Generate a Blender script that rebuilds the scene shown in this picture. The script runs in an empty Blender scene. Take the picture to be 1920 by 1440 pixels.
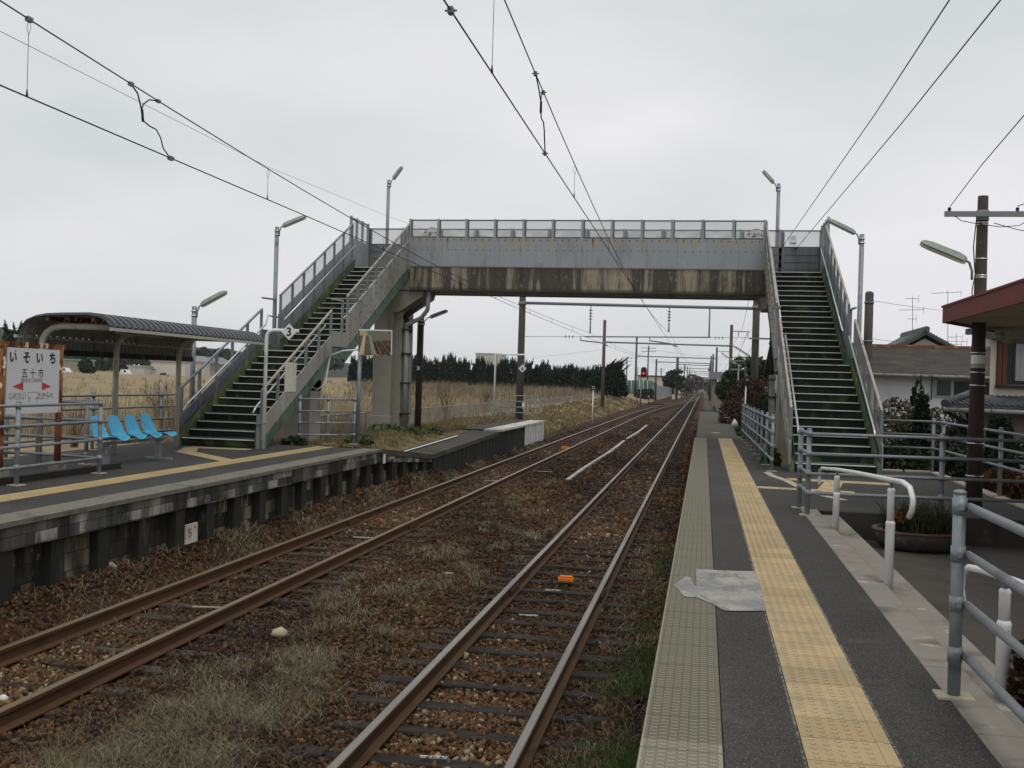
import bpy, math, random
import numpy as np
from mathutils import Vector, Matrix
random.seed(7); RNG = np.random.default_rng(7)
S = bpy.context.scene
COL = S.collection
R = math.radians

# ------------------------------------------------------------------ camera
CAM = np.array([0., 0., 2.477]); FPX = 2000.0
def _axes():
    d = np.array([1320 - 960., 724 - 720., FPX]); d /= np.linalg.norm(d)
    v = np.array([-.030, 1., 0.]); v[2] = -(v[0]*d[0] + v[1]*d[1]) / d[2]; v /= np.linalg.norm(v)
    return np.array([np.cross(v, d), d, -v]).T
AX = _axes()
def at(x, y, Y):                       # photo pixel on the upright plane at distance Y -> world point
    r = AX.T @ np.array([x - 960., y - 720., FPX]); return CAM + r * ((Y - CAM[1]) / r[1])
def px(x, y, z):                       # photo pixel on the level plane z
    r = AX.T @ np.array([x - 960., y - 720., FPX]); return CAM + r * ((z - CAM[2]) / r[2])
cd = bpy.data.cameras.new('camera'); cam = bpy.data.objects.new('camera', cd); COL.objects.link(cam)
cd.sensor_width = 36; cd.lens = FPX / 1920 * 36; cd.clip_start = .05; cd.clip_end = 5000
mw = Matrix.Identity(4)
for i, a in enumerate((AX[0], -AX[1], -AX[2])):
    for k in range(3): mw[k][i] = a[k]
for k in range(3): mw[k][3] = CAM[k]
cam.matrix_world = mw
S.camera = cam
S.view_settings.view_transform = 'Standard'; S.view_settings.look = 'None'
S.view_settings.exposure = .20; S.view_settings.gamma = 1

# ------------------------------------------------------------------ mesh helpers
def rootloc(p):
    while p is not None and p.parent is not None: p = p.parent
    return Vector(p.location) if p is not None else Vector((0, 0, 0))
def link(o, parent=None):
    COL.objects.link(o)
    if parent is not None: o.parent = parent
    return o
class MB:
    def __init__(s): s.v = []; s.f = []; s.m = []; s.s = []
    def face(s, pts, m=0, sm=False):
        b = len(s.v); s.v += [tuple(p) for p in pts]; s.f.append(tuple(range(b, b + len(pts)))); s.m.append(m); s.s.append(sm)
    def hexa(s, p, m=0):                # 8 points: bottom ring 0-3 counter-clockwise, top ring 4-7
        b = len(s.v); s.v += [tuple(q) for q in p]
        for f in ((3,2,1,0),(4,5,6,7),(0,1,5,4),(1,2,6,5),(2,3,7,6),(3,0,4,7)):
            s.f.append(tuple(b + i for i in f)); s.m.append(m); s.s.append(False)
    def box(s, x0, y0, z0, x1, y1, z1, m=0):
        s.hexa(((x0,y0,z0),(x1,y0,z0),(x1,y1,z0),(x0,y1,z0),(x0,y0,z1),(x1,y0,z1),(x1,y1,z1),(x0,y1,z1)), m)
    def beam(s, p, q, w, h, m=0, up=(0,0,1)):
        p, q = Vector(p), Vector(q); d = (q - p).normalized(); a = d.cross(Vector(up))
        if a.length < 1e-4: a = d.cross(Vector((0,1,0)))
        a.normalize(); u = a.cross(d).normalized(); a *= w/2; u *= h/2
        s.hexa((p-a-u, p+a-u, q+a-u, q-a-u, p-a+u, p+a+u, q+a+u, q-a+u), m)
    def tube(s, pts, r, n=8, m=0, cap=True):
        pts = [Vector(p) for p in pts]; k = len(pts); rs = r if isinstance(r, (list, tuple)) else [r]*k
        b = len(s.v); prev = None
        for i, p in enumerate(pts):
            d = (pts[min(i+1,k-1)] - pts[max(i-1,0)]).normalized()
            if prev is None:
                a = d.cross(Vector((0,0,1)))
                if a.length < 1e-3: a = d.cross(Vector((0,1,0)))
            else:
                a = prev - d * prev.dot(d)
            a.normalize(); prev = a; c = d.cross(a)
            for j in range(n):
                t = 2*math.pi*j/n; s.v.append(tuple(p + (a*math.cos(t) + c*math.sin(t))*rs[i]))
        for i in range(k-1):
            for j in range(n):
                j2 = (j+1) % n; s.f.append((b+i*n+j, b+i*n+j2, b+(i+1)*n+j2, b+(i+1)*n+j)); s.m.append(m); s.s.append(True)
        if cap:
            s.f.append(tuple(b+j for j in range(n))[::-1]); s.m.append(m); s.s.append(False)
            s.f.append(tuple(b+(k-1)*n+j for j in range(n))); s.m.append(m); s.s.append(False)
    def lathe(s, prof, c, n=20, m=0, sx=1, sy=1):
        b = len(s.v)
        for r, z in prof:
            for j in range(n):
                t = 2*math.pi*j/n; s.v.append((c[0]+r*sx*math.cos(t), c[1]+r*sy*math.sin(t), c[2]+z))
        for i in range(len(prof)-1):
            for j in range(n):
                j2 = (j+1) % n; s.f.append((b+i*n+j, b+i*n+j2, b+(i+1)*n+j2, b+(i+1)*n+j)); s.m.append(m); s.s.append(True)
        s.f.append(tuple(b+j for j in range(n))[::-1]); s.m.append(m); s.s.append(False)
        s.f.append(tuple(b+(len(prof)-1)*n+j for j in range(n))); s.m.append(m); s.s.append(False)
    def prism(s, pts, vec, m=0):        # polygon swept by vec
        pts = [Vector(p) for p in pts]; vec = Vector(vec); n = len(pts)
        nrm = Vector((0,0,0))
        for i in range(n): nrm += pts[i].cross(pts[(i+1) % n])
        if nrm.dot(vec) > 0: pts = pts[::-1]
        b = len(s.v); s.v += [tuple(p) for p in pts] + [tuple(p+vec) for p in pts]
        s.f.append(tuple(range(b, b+n))); s.f.append(tuple(range(b+2*n-1, b+n-1, -1))); s.m += [m, m]; s.s += [False]*2
        for i in range(n):
            j = (i+1) % n; s.f.append((b+j, b+i, b+n+i, b+n+j)); s.m.append(m); s.s.append(False)
    def grid(s, P, m=0, sm=False, mf=None):     # P[i][j] points
        b = len(s.v); ni, nj = len(P), len(P[0])
        for row in P: s.v += [tuple(p) for p in row]
        for i in range(ni-1):
            for j in range(nj-1):
                s.f.append((b+i*nj+j, b+(i+1)*nj+j, b+(i+1)*nj+j+1, b+i*nj+j+1)); s.m.append(mf(i, j) if mf else m); s.s.append(sm)
    def build(s, name, mats, parent=None, loc=None, bevel=0):
        me = bpy.data.meshes.new(name)
        off = Vector(loc) if loc is not None else rootloc(parent)
        me.from_pydata([(x-off.x, y-off.y, z-off.z) for x, y, z in s.v], [], s.f)
        for mt in (mats if isinstance(mats, (list, tuple)) else [mats]): me.materials.append(mt)
        me.polygons.foreach_set('material_index', s.m); me.polygons.foreach_set('use_smooth', s.s); me.update()
        o = bpy.data.objects.new(name, me)
        if loc is not None: o.location = loc
        if bevel:
            b = o.modifiers.new('bevel', 'BEVEL'); b.width = bevel; b.segments = 2; b.limit_method = 'ANGLE'; b.angle_limit = R(50)
        return link(o, parent)
def npmesh(name, V, F, mat, parent=None, rnd=None, smooth=False):
    V = np.asarray(V, np.float32); F = np.asarray(F, np.int32); off = rootloc(parent); V = V - np.array(off, np.float32)
    me = bpy.data.meshes.new(name); k = F.shape[1]
    me.vertices.add(len(V)); me.vertices.foreach_set('co', V.ravel())
    me.loops.add(F.size); me.loops.foreach_set('vertex_index', F.ravel())
    me.polygons.add(len(F)); me.polygons.foreach_set('loop_start', np.arange(0, F.size, k, dtype=np.int32))
    try: me.polygons.foreach_set('loop_total', np.full(len(F), k, np.int32))
    except Exception: pass
    if smooth: me.polygons.foreach_set('use_smooth', np.ones(len(F), bool))
    if rnd is not None:
        a = me.attributes.new('rnd', 'FLOAT', 'POINT'); a.data.foreach_set('value', np.asarray(rnd, np.float32))
    me.materials.append(mat); me.update(calc_edges=True); me.validate()
    return link(bpy.data.objects.new(name, me), parent)
def tag(o, label=None, cat=None, group=None, kind=None):
    if label: o['label'] = label
    if cat: o['category'] = cat
    if group: o['group'] = group
    if kind: o['kind'] = kind
    return o
def thing(name, label, cat, loc=(0,0,0), group=None):
    o = bpy.data.objects.new(name, None); o.location = loc; o.empty_display_size = .2
    COL.objects.link(o); return tag(o, label, cat, group)
def dup(o, loc=None, parent=None, label=None, rz=None, sc=None):
    c = o.copy(); COL.objects.link(c)
    if parent is not None: c.parent = parent
    if loc is not None: c.location = loc
    if rz is not None: c.rotation_euler = (0, 0, rz)
    if sc is not None: c.scale = sc
    if label: c['label'] = label
    for ch in list(o.children): dup(ch, parent=c)
    return c
def text(parent, s, size, origin, right, up, mat, name='lettering', sx=1.0, align='CENTER', bold=0.0):
    cu = bpy.data.curves.new('t', 'FONT'); cu.body = s; cu.size = size; cu.align_x = align; cu.align_y = 'CENTER'; cu.offset = bold
    t = bpy.data.objects.new('t', cu); COL.objects.link(t); bpy.context.view_layer.update()
    me = bpy.data.meshes.new_from_object(t.evaluated_get(bpy.context.evaluated_depsgraph_get()))
    bpy.data.objects.remove(t); bpy.data.curves.remove(cu)
    r, u, o = Vector(right), Vector(up), Vector(origin) - rootloc(parent)
    for v in me.vertices: v.co = o + r*(v.co.x*sx) + u*v.co.y
    me.name = name; me.materials.clear(); me.materials.append(mat)
    return link(bpy.data.objects.new(name, me), parent)

# ------------------------------------------------------------------ materials
def lin(r, g, b):
    f = lambda c: (c/255)/12.92 if c/255 <= .04045 else ((c/255+.055)/1.055)**2.4
    return (f(r), f(g), f(b))
class NT:
    def __init__(s, name):
        s.mat = bpy.data.materials.new(name); s.mat.use_nodes = True; s.t = s.mat.node_tree; s.t.nodes.clear()
        s.out = s.n('ShaderNodeOutputMaterial'); s.b = s.n('ShaderNodeBsdfPrincipled'); s.l(s.b.outputs[0], s.out.inputs[0])
        s.pos = s.n('ShaderNodeNewGeometry').outputs['Position']
    def n(s, t, **k):
        x = s.t.nodes.new(t)
        for a, v in k.items(): setattr(x, a, v)
        return x
    def l(s, a, b): s.t.links.new(a, b)
    def math(s, op, a, b=0.0, c=None):
        x = s.n('ShaderNodeMath', operation=op)
        for i, q in enumerate((a, b) if c is None else (a, b, c)):
            if hasattr(q, 'links'): s.l(q, x.inputs[i])
            else: x.inputs[i].default_value = q
        return x.outputs[0]
    def sep(s, v=None):
        x = s.n('ShaderNodeSeparateXYZ'); s.l(v or s.pos, x.inputs[0]); return x.outputs
    def comb(s, *a):
        x = s.n('ShaderNodeCombineXYZ')
        for i, q in enumerate(a):
            if hasattr(q, 'links'): s.l(q, x.inputs[i])
            else: x.inputs[i].default_value = q
        return x.outputs[0]
    def scaled(s, st, v=None):
        if tuple(st) == (1, 1, 1): return v or s.pos
        x = s.n('ShaderNodeVectorMath', operation='MULTIPLY'); s.l(v or s.pos, x.inputs[0]); x.inputs[1].default_value = st; return x.outputs[0]
    def noise(s, sc, d=4, st=(1,1,1), v=None, rough=.55, dist=0):
        x = s.n('ShaderNodeTexNoise'); s.l(s.scaled(st, v), x.inputs['Vector']); x.inputs['Scale'].default_value = sc
        x.inputs['Detail'].default_value = d; x.inputs['Roughness'].default_value = rough; x.inputs['Distortion'].default_value = dist
        return x.outputs['Fac']
    def step(s, v, lo, hi):
        x = s.n('ShaderNodeMapRange'); x.interpolation_type = 'SMOOTHSTEP'; s.l(v, x.inputs['Value'])
        x.inputs['From Min'].default_value = lo; x.inputs['From Max'].default_value = hi; return x.outputs[0]
    def mix(s, f, a, b):
        x = s.n('ShaderNodeMix', data_type='RGBA')
        for i, q in ((0, f), (6, a), (7, b)):
            if hasattr(q, 'links'): s.l(q, x.inputs[i])
            else: x.inputs[i].default_value = q if i == 0 else tuple(q)[:3] + (1,)
        return x.outputs[2]
    def ramp(s, f, stops):
        x = s.n('ShaderNodeValToRGB'); s.l(f, x.inputs[0]); e = x.color_ramp.elements
        while len(e) < len(stops): e.new(.5)
        for i, (p, c) in enumerate(stops): e[i].position = p; e[i].color = tuple(c) + (1,)
        return x.outputs[0]
    def rnd(s): return s.n('ShaderNodeAttribute', attribute_name='rnd').outputs['Fac']
    def bump(s, h, strength=.4, dist=.01, prev=None):
        x = s.n('ShaderNodeBump'); s.l(h, x.inputs['Height']); x.inputs['Strength'].default_value = strength; x.inputs['Distance'].default_value = dist
        if prev is not None: s.l(prev, x.inputs['Normal'])
        s.l(x.outputs[0], s.b.inputs['Normal']); return x.outputs[0]
    def done(s, c, rough=.8, metal=0.0, spec=.3):
        if hasattr(c, 'links'): s.l(c, s.b.inputs['Base Color'])
        else: s.b.inputs['Base Color'].default_value = tuple(c) + (1,)
        if hasattr(rough, 'links'): s.l(rough, s.b.inputs['Roughness'])
        else: s.b.inputs['Roughness'].default_value = rough
        s.b.inputs['Metallic'].default_value = metal; s.b.inputs['Specular IOR Level'].default_value = spec
        return s.mat
def wm(name, base, layers=(), rough=.75, metal=0.0, bump=None, spec=.3, var=.18, vs=3.0):
    """weathered material: base colour, gentle brightness mottling, then stains (colour, scale, lo, hi, stretch, amount)"""
    t = NT(name); base = tuple(base)
    c = t.mix(t.noise(vs, 5), [x*(1-var) for x in base], [min(1, x*(1+var)) for x in base])
    for L in layers:
        col, sc, lo, hi = L[:4]; st = L[4] if len(L) > 4 else (1,1,1); am = L[5] if len(L) > 5 else 1.0
        f = t.math('MULTIPLY', t.step(t.noise(sc, 5, st), lo, hi), am)
        c = t.mix(f, c, col)
    if bump: t.bump(t.noise(bump[0], 3), bump[1], bump[2])
    return t.done(c, rough, metal, spec)
def leafmat(name, stops, rough=.6, trans=.15):
    t = NT(name); c = t.ramp(t.rnd(), stops); t.done(c, rough, 0, .2)
    if trans:
        d = t.n('ShaderNodeBsdfTranslucent'); t.l(c, d.inputs[0]); m = t.n('ShaderNodeMixShader'); m.inputs[0].default_value = trans
        t.l(t.b.outputs[0], m.inputs[1]); t.l(d.outputs[0], m.inputs[2]); t.l(m.outputs[0], t.out.inputs[0])
    return t.mat

RUST = (.16, .055, .018); MOSS = (.035, .06, .015)
m_galv = wm('galvanised_pipe', (.24,.265,.285), [((.13,.14,.145),4,.55,.75),((.36,.37,.37),9,.62,.7,(1,1,.4),.6),((.10,.075,.055),22,.66,.72,(1,1,.6),.8)], .5, .35, var=.22, vs=12)
m_galvd = wm('weathered_grey_steel', (.20,.215,.225), [((.10,.09,.08),3,.55,.8)], .6, .2)
m_white = wm('white_enamel', (.72,.73,.73), [((.45,.42,.37),5,.5,.72,(1,1,.4),.6),((.22,.13,.07),26,.70,.74,(1,1,.6),.9)], .4, var=.06)
m_dirtywhite = wm('dirty_white_paint', (.60,.57,.50), [((.30,.22,.14),5,.55,.75,(1,1,.4),.8),(RUST,9,.66,.72,(1,1,.5))], .6)
m_rust = wm('rusted_steel', (.20,.085,.03), [((.085,.022,.011),7,.44,.54,(1,1,.5)),((.60,.50,.34),11,.56,.61,(1,1,.4),.95)], .85, bump=(60,.3,.004), vs=8)
m_rustlow = wm('red_rusted_steel', (.13,.035,.017), [((.05,.018,.01),9,.5,.7)], .85, bump=(60,.3,.004))
m_conc = wm('weathered_concrete', (.30,.285,.25), [((.13,.12,.105),2.2,.5,.72,(1,1,.25)),((.40,.38,.33),14,.62,.75)], .9, bump=(40,.25,.006))
m_concl = wm('pier_concrete', (.27,.255,.21), [((.17,.155,.12),1.6,.48,.7,(1,1,.3),.8),((.36,.34,.28),20,.6,.75,(1,1,1),.5)], .9, bump=(50,.2,.004))
m_concpole = wm('concrete_pole', (.088,.074,.066), [((.05,.042,.037),5,.5,.7,(1,1,.2)),((.15,.13,.115),12,.6,.75)], .85, bump=(50,.2,.003))
m_darkpole = wm('brown_pole', (.05,.037,.031), [((.02,.016,.014),4,.5,.75,(1,1,.25)),((.10,.08,.07),15,.63,.75)], .8, bump=(40,.2,.003))
m_cable = wm('dark_cable', (.025,.024,.026), rough=.6)
m_cablef = wm('pale_cable', (.06,.06,.065), rough=.6)
m_ins = wm('porcelain', (.10,.11,.12), rough=.25)
m_black = wm('black_paint', (.012,.012,.013), rough=.5)
m_steel = wm('handrail_steel', (.62,.63,.64), rough=.3, metal=.85)
m_ink = wm('sign_ink', (.014,.014,.016), rough=.6)
m_inkf = wm('faded_ink', (.22,.21,.205), rough=.7)
m_red = wm('red_ink', (.52,.035,.06), rough=.6)
m_lampbody = wm('lamp_shade_metal', (.33,.38,.32), [((.17,.18,.15),5,.5,.7)], .5)
m_lampglass = wm('lamp_diffuser', (.62,.64,.60), rough=.35)
m_bark = wm('bark', (.06,.045,.035), [((.03,.022,.018),12,.45,.65,(1,1,.3))], .9)
# ------------------------------------------------------------------ light and sky
SUN_EL, SUN_AZ = R(62), R(150)         # azimuth clockwise from +Y
w = bpy.data.worlds.new('World'); S.world = w; w.use_nodes = True; wt = w.node_tree; wt.nodes.clear()
def wn(t, **k):
    x = wt.nodes.new(t)
    for a, v in k.items(): setattr(x, a, v)
    return x
sky = wn('ShaderNodeTexSky'); sky.sky_type = 'NISHITA'; sky.sun_disc = False; sky.sun_elevation = SUN_EL; sky.sun_rotation = SUN_AZ
sky.air_density = 1.0; sky.dust_density = 3.0
tc = wn('ShaderNodeTexCoord'); mp = wn('ShaderNodeMapping'); mp.inputs['Scale'].default_value = (1, 1, 3.2); mp.inputs['Rotation'].default_value = (.25, .2, .6)
no = wn('ShaderNodeTexNoise'); no.inputs['Scale'].default_value = 2.0; no.inputs['Detail'].default_value = 6; no.inputs['Roughness'].default_value = .42
rp = wn('ShaderNodeValToRGB'); e = rp.color_ramp.elements
e[0].position = .34; e[0].color = (4.6, 5.0, 5.2, 1); e[1].position = .66; e[1].color = (6.6, 6.5, 6.8, 1)
x = e.new(.5); x.color = (5.65, 5.8, 5.85, 1)
hs = wn('ShaderNodeHueSaturation'); hs.inputs['Saturation'].default_value = .15
mx = wn('ShaderNodeMix', data_type='RGBA'); mx.inputs[0].default_value = .93
sx_ = wn('ShaderNodeSeparateXYZ'); mr_ = wn('ShaderNodeMapRange'); mr_.inputs['From Min'].default_value = .0; mr_.inputs['From Max'].default_value = .22; mr_.inputs['To Min'].default_value = .96; mr_.inputs['To Max'].default_value = 1.0
mu_ = wn('ShaderNodeVectorMath', operation='SCALE')
bg = wn('ShaderNodeBackground'); bg.inputs[1].default_value = .115; wo = wn('ShaderNodeOutputWorld')
for a, b in ((tc.outputs['Generated'], mp.inputs[0]), (mp.outputs[0], no.inputs['Vector']), (no.outputs['Fac'], rp.inputs[0]), (sky.outputs[0], hs.inputs['Color']),
             (hs.outputs[0], mx.inputs[6]), (rp.outputs[0], mx.inputs[7]), (tc.outputs['Generated'], sx_.inputs[0]), (sx_.outputs[2], mr_.inputs['Value']), (mx.outputs[2], mu_.inputs[0]), (mr_.outputs[0], mu_.inputs['Scale']), (mu_.outputs[0], bg.inputs[0]), (bg.outputs[0], wo.inputs[0])): wt.links.new(a, b)
sl = bpy.data.lights.new('sun', 'SUN'); sl.energy = .8; sl.angle = R(25); sl.color = (1, .96, .9)
so = bpy.data.objects.new('sun', sl); COL.objects.link(so)
dv = Vector((math.sin(SUN_AZ)*math.cos(SUN_EL), math.cos(SUN_AZ)*math.cos(SUN_EL), math.sin(SUN_EL)))
so.rotation_euler = dv.to_track_quat('Z', 'Y').to_euler(); so.location = (0, -20, 60)

q = MB(); q.box(-1000, -70, -2.5, 1000, 1600, 33)
t = NT('haze_air'); t.t.nodes.remove(t.b); pv = t.n('ShaderNodeVolumePrincipled'); pv.inputs['Color'].default_value = (.93,.95,1,1); pv.inputs['Density'].default_value = .00014; t.l(pv.outputs[0], t.out.inputs['Volume'])
tag(q.build('haze', t.mat), 'pale air haze filling the scene', kind='stuff')
# ------------------------------------------------------------------ ground
PZ = .92                                # platform level above the rail heads
def lerp(a, b, t): return a + (b-a)*max(0., min(1., t))
def sst(t): t = max(0., min(1., t)); return t*t*(3-2*t)
def ground_z(x, y):
    d = math.hypot(x, y); field = .5 + 1.0*sst((d-25)/190)
    if x <= -11: return field
    if x < -7.3: return lerp(-.12, field if y > 46 else .5, (-7.3-x)/3.7)
    if x < 1.35: return -.5 if y < 240 else -.25
    if y < 14.2: return .44
    if y < 60: return .55
    return lerp(.55, .1, (y-60)/30) if x < 6 else .55
xs = [-900,-500,-330,-240,-190,-160,-130,-105,-85,-70,-58,-48,-40,-33,-27,-22,-18,-15,-13,-11,-10,-9,-8,-7.3,-7.29,-4,-1,1.34,1.35,2,3,4.5,6,9,14,20,30,45,70,100,150,250,500,900]
ys = [-60,-25,0,8,14.19,14.21,20,26,33,40,46,46.1,55,60,75,90,110,130,150,170,190,215,240,260,300,360,450,600,900,1500]
g = MB(); gp = [[(a, b, ground_z(a, b)) for b in ys] for a in xs]
g.grid(gp, mf=lambda i, j: 0 if xs[i] < -7.5 else 1)
t = NT('dry_field'); n1 = t.noise(.06, 6); n2 = t.noise(2.2, 6, (1, .5, 1)); n3 = t.noise(.5, 5)
c = t.mix(t.step(n1, .35, .65), (.30,.235,.135), (.37,.295,.175)); c = t.mix(t.step(n2, .35, .7), c, (.22,.17,.10)); c = t.mix(t.math('MULTIPLY', t.step(n3, .58, .74), .45), c, (.13,.12,.05))
t.bump(t.noise(9, 4), .8, .08); m_field = t.done(c, .95, 0, .1)
m_dirt = wm('bare_soil', (.09,.075,.05), [((.06,.075,.03),.8,.5,.65),((.13,.11,.075),3,.6,.75)], .95, bump=(20,.6,.03))
tag(g.build('ground', [m_field, m_dirt]), kind='structure')

# ballast bed: a heightfield under the two tracks, with loose stones over it
def ltx(y):                             # centre of the left track
    return -5.45 + 3.75*sst((y-85)/135)
RTX = -1.70
def bal_z(x, y):
    z = -.19
    for cx in (RTX, ltx(y)):
        pass
    mid = (RTX + ltx(y))/2
    z += .07*math.exp(-((x-mid)/.65)**2)*(1 if y < 100 else 0)
    if y < 27: z += .30*sst((-6.25-x)/.55)
    elif y < 46: z += .14*sst((-6.25-x)/.55)
    if x < -6.6 and y >= 46: z += .10*sst((-6.6-x)/.7)
    z += .05*sst((x+.95)/.5)
    return z + .018*math.sin(x*3.1+y*1.7)*math.sin(y*2.3-x*1.3)
bx = list(np.arange(-7.6, -.05, .25)) + [-.05]; by = list(np.arange(1, 46, .5)) + list(np.arange(46, 120, 3)) + [140,170,200,240,300,380,460]
b = MB(); b.grid([[(x, y, bal_z(x, y)) for y in by] for x in bx], sm=True)
t = NT('ballast_bed'); X, Y, Z = t.sep()
vo = t.n('ShaderNodeTexVoronoi'); vo.inputs['Scale'].default_value = 17; t.l(t.pos, vo.inputs['Vector'])
c = t.ramp(t.sep(vo.outputs['Color'])[0], [(0, (.016,.010,.007)), (.4, (.040,.019,.010)), (.75, (.075,.034,.015)), (1, (.10,.062,.035))])
c = t.mix(t.math('MULTIPLY', t.step(t.noise(.9, 4), .45, .7), .6), c, (.03,.022,.015))
t.bump(vo.outputs['Distance'], .9, .03); m_bal = t.done(c, .95, 0, .15)
tag(b.build('ballast_bed', m_bal), kind='structure')
m_stone = leafmat('ballast_stone', [(0, (.014,.011,.008)), (.28, (.040,.025,.015)), (.52, (.085,.043,.019)), (.76, (.16,.080,.032)), (.88, (.10,.082,.06)), (.97, (.21,.13,.06)), (1, (.30,.24,.15))], .9, 0)
def ico():
    p = (1+5**.5)/2
    v = np.array([(-1,p,0),(1,p,0),(-1,-p,0),(1,-p,0),(0,-1,p),(0,1,p),(0,-1,-p),(0,1,-p),(p,0,-1),(p,0,1),(-p,0,-1),(-p,0,1)])/1.9
    f = np.array([(0,11,5),(0,5,1),(0,1,7),(0,7,10),(0,10,11),(1,5,9),(5,11,4),(11,10,2),(10,7,6),(7,1,8),(3,9,4),(3,4,2),(3,2,6),(3,6,8),(3,8,9),(4,9,5),(2,4,11),(6,2,10),(8,6,7),(9,8,1)])
    return v, f
def rotmats(n):
    q = RNG.normal(size=(n,4)); q /= np.linalg.norm(q, axis=1)[:,None]; a,b,c,d = q.T
    return np.stack([1-2*(c*c+d*d),2*(b*c-a*d),2*(b*d+a*c),2*(b*c+a*d),1-2*(b*b+d*d),2*(c*d-a*b),2*(b*d-a*c),2*(c*d+a*b),1-2*(b*b+c*c)],1).reshape(n,3,3)
def stones(name, pos, size, rnd, mat):
    v, f = ico(); n = len(pos)
    V = v[None]*(1+RNG.uniform(-.5,.42,(n,12,1)))*RNG.uniform(.45,1.2,(n,1,3))
    V = np.einsum('nij,nkj->nki', rotmats(n), V)*size[:,None,None] + pos[:,None]
    F = f[None] + (np.arange(n)*12)[:,None,None]
    return npmesh(name, V.reshape(-1,3), F.reshape(-1,3), mat, rnd=np.repeat(rnd, 12))
def stone_field(n, y0, y1, s0, s1):
    u = RNG.uniform(0, 1, n); Yp = 1/(1/y0 + u*(1/y1-1/y0)); Xp = RNG.uniform(-7.0, -.28, n)
    gap = np.minimum.reduce([abs(abs(Xp-RTX)-.555), abs(abs(Xp-np.array([ltx(q) for q in Yp]))-.555)]); k = gap > .085
    Xp, Yp = Xp[k], Yp[k]; Zp = np.array([bal_z(a, b) for a, b in zip(Xp, Yp)])
    # sleepers sit every 0.62 m: stones lie between them, few on top
    for cx in (RTX, -5.45):
        ph = ((Yp - (.0 if cx == RTX else .3)) / .62) % 1; on = (abs(Xp-cx) < 1.04) & (abs(ph-.5) < (.15 if cx == RTX else .13)); pc = (.92 + .06*np.sin(Xp*3+Yp)) if cx == RTX else (.50 + .38*np.sin(Xp*2.1+Yp*1.3))
        Zp = np.where(on, np.where(RNG.uniform(size=len(Xp)) < pc, -9, -.165), Zp)
    k = Zp > -5; Xp, Yp, Zp = Xp[k], Yp[k], Zp[k]
    inside = (abs(Xp-RTX) < .5) | (abs(Xp+5.45) < .5)
    r = np.clip(RNG.beta(1.6, 2.4, len(Xp)) + np.where(inside, .13, -.05) + .13*np.sin(Xp*1.7+Yp*.6), 0, 1)
    sz = RNG.uniform(s0, s1, len(Xp))*(1+.5*(RNG.uniform(size=len(Xp)) < .05))
    return np.stack([Xp, Yp, Zp+.012], 1), sz, r
a1 = stone_field(135000, 3.2, 26, .013, .028); a2 = stone_field(22000, 18, 85, .032, .055)
o = stones('ballast_stones', np.concatenate([a1[0], a2[0]]), np.concatenate([a1[1], a2[1]]), np.concatenate([a1[2], a2[2]]), m_stone)
tag(o, 'rust brown crushed stones spread over the track bed', 'gravel', kind='stuff')

# ------------------------------------------------------------------ tracks
def railmats(n, top, side):
    return [wm(n+'_side', side, [((.05,.02,.01),7,.55,.75,(1,.3,1)),((.13,.075,.03),12,.6,.75,(1,.3,1),.6)], .85, bump=(70,.2,.003)), top]
t = NT('polished_railhead'); n = t.noise(3, 4, (1,.15,1)); m_shine = t.done(t.mix(t.step(n, .3, .7), (.19,.165,.14), (.29,.265,.24)), .42, .6, .4)
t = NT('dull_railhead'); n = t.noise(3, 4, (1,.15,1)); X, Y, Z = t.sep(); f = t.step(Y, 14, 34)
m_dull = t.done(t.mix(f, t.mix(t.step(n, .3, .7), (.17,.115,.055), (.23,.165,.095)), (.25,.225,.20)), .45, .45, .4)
m_sleeper = wm('old_timber_sleeper', (.023,.019,.016), [((.045,.036,.029),14,.5,.7,(.15,1,1)),((.012,.010,.009),5,.55,.7,(.3,1,1))], .9, bump=(60,.4,.006))
m_sleeperg = wm('grey_timber_sleeper', (.046,.035,.026), [((.09,.072,.053),14,.5,.7,(.15,1,1)),((.03,.022,.016),5,.55,.7,(.3,1,1))], .9, bump=(60,.4,.006))
RP = [(-.0635,-.153),(.0635,-.153),(.0635,-.142),(.012,-.122),(.010,-.045),(.0325,-.035),(.0325,-.006),(.026,0),(-.026,0),(-.0325,-.006),(-.0325,-.035),(-.010,-.045),(-.012,-.122),(-.0635,-.142)]
def railmesh(fx, ysl):
    q = MB(); P = [[(fx(y)+RP[i % 14][0], y, RP[i % 14][1]) for y in ysl] for i in range(15)]
    q.grid(P, mf=lambda i, j: 1 if i in (6, 7, 8) else 0); return q
def track(label, fx, ysl, mats, msl, off, tilt, y_start):
    tr = thing('railway_track', label, 'railway track', (fx(y_start), y_start, 0))
    for s in (-.5425, .5425): railmesh(lambda y: fx(y)+s, ysl).build('rail', mats, tr)
    far = MB(); k = 0; y = 2.5 - (2.5-off) % .62 + .62
    while y < 300:
        rr = random.Random(int(y*100)); dy = rr.uniform(-.03, .03); wd = rr.uniform(.078, .10); ln = rr.uniform(1.0, 1.12); sk = rr.uniform(-.02, .02) + tilt; cx = fx(y) + rr.uniform(-.04, .04)
        q = MB() if k < 100 else far
        q.hexa([(cx-ln,y+dy-wd-sk,-.30),(cx+ln,y+dy-wd+sk,-.30),(cx+ln,y+dy+wd+sk,-.30),(cx-ln,y+dy+wd-sk,-.30),(cx-ln,y+dy-wd-sk,-.157),(cx+ln,y+dy-wd+sk,-.157),(cx+ln,y+dy+wd+sk,-.157),(cx-ln,y+dy+wd-sk,-.157)])
        if k < 100: q.build('sleeper', msl, tr, bevel=.012 if k < 45 else 0)
        k += 1; y += .62 if k < 100 else .62
    tag(far.build('distant_sleepers', msl, tr), kind='stuff')
    fp = MB()                            # fishplates and chairs
    return tr
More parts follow.
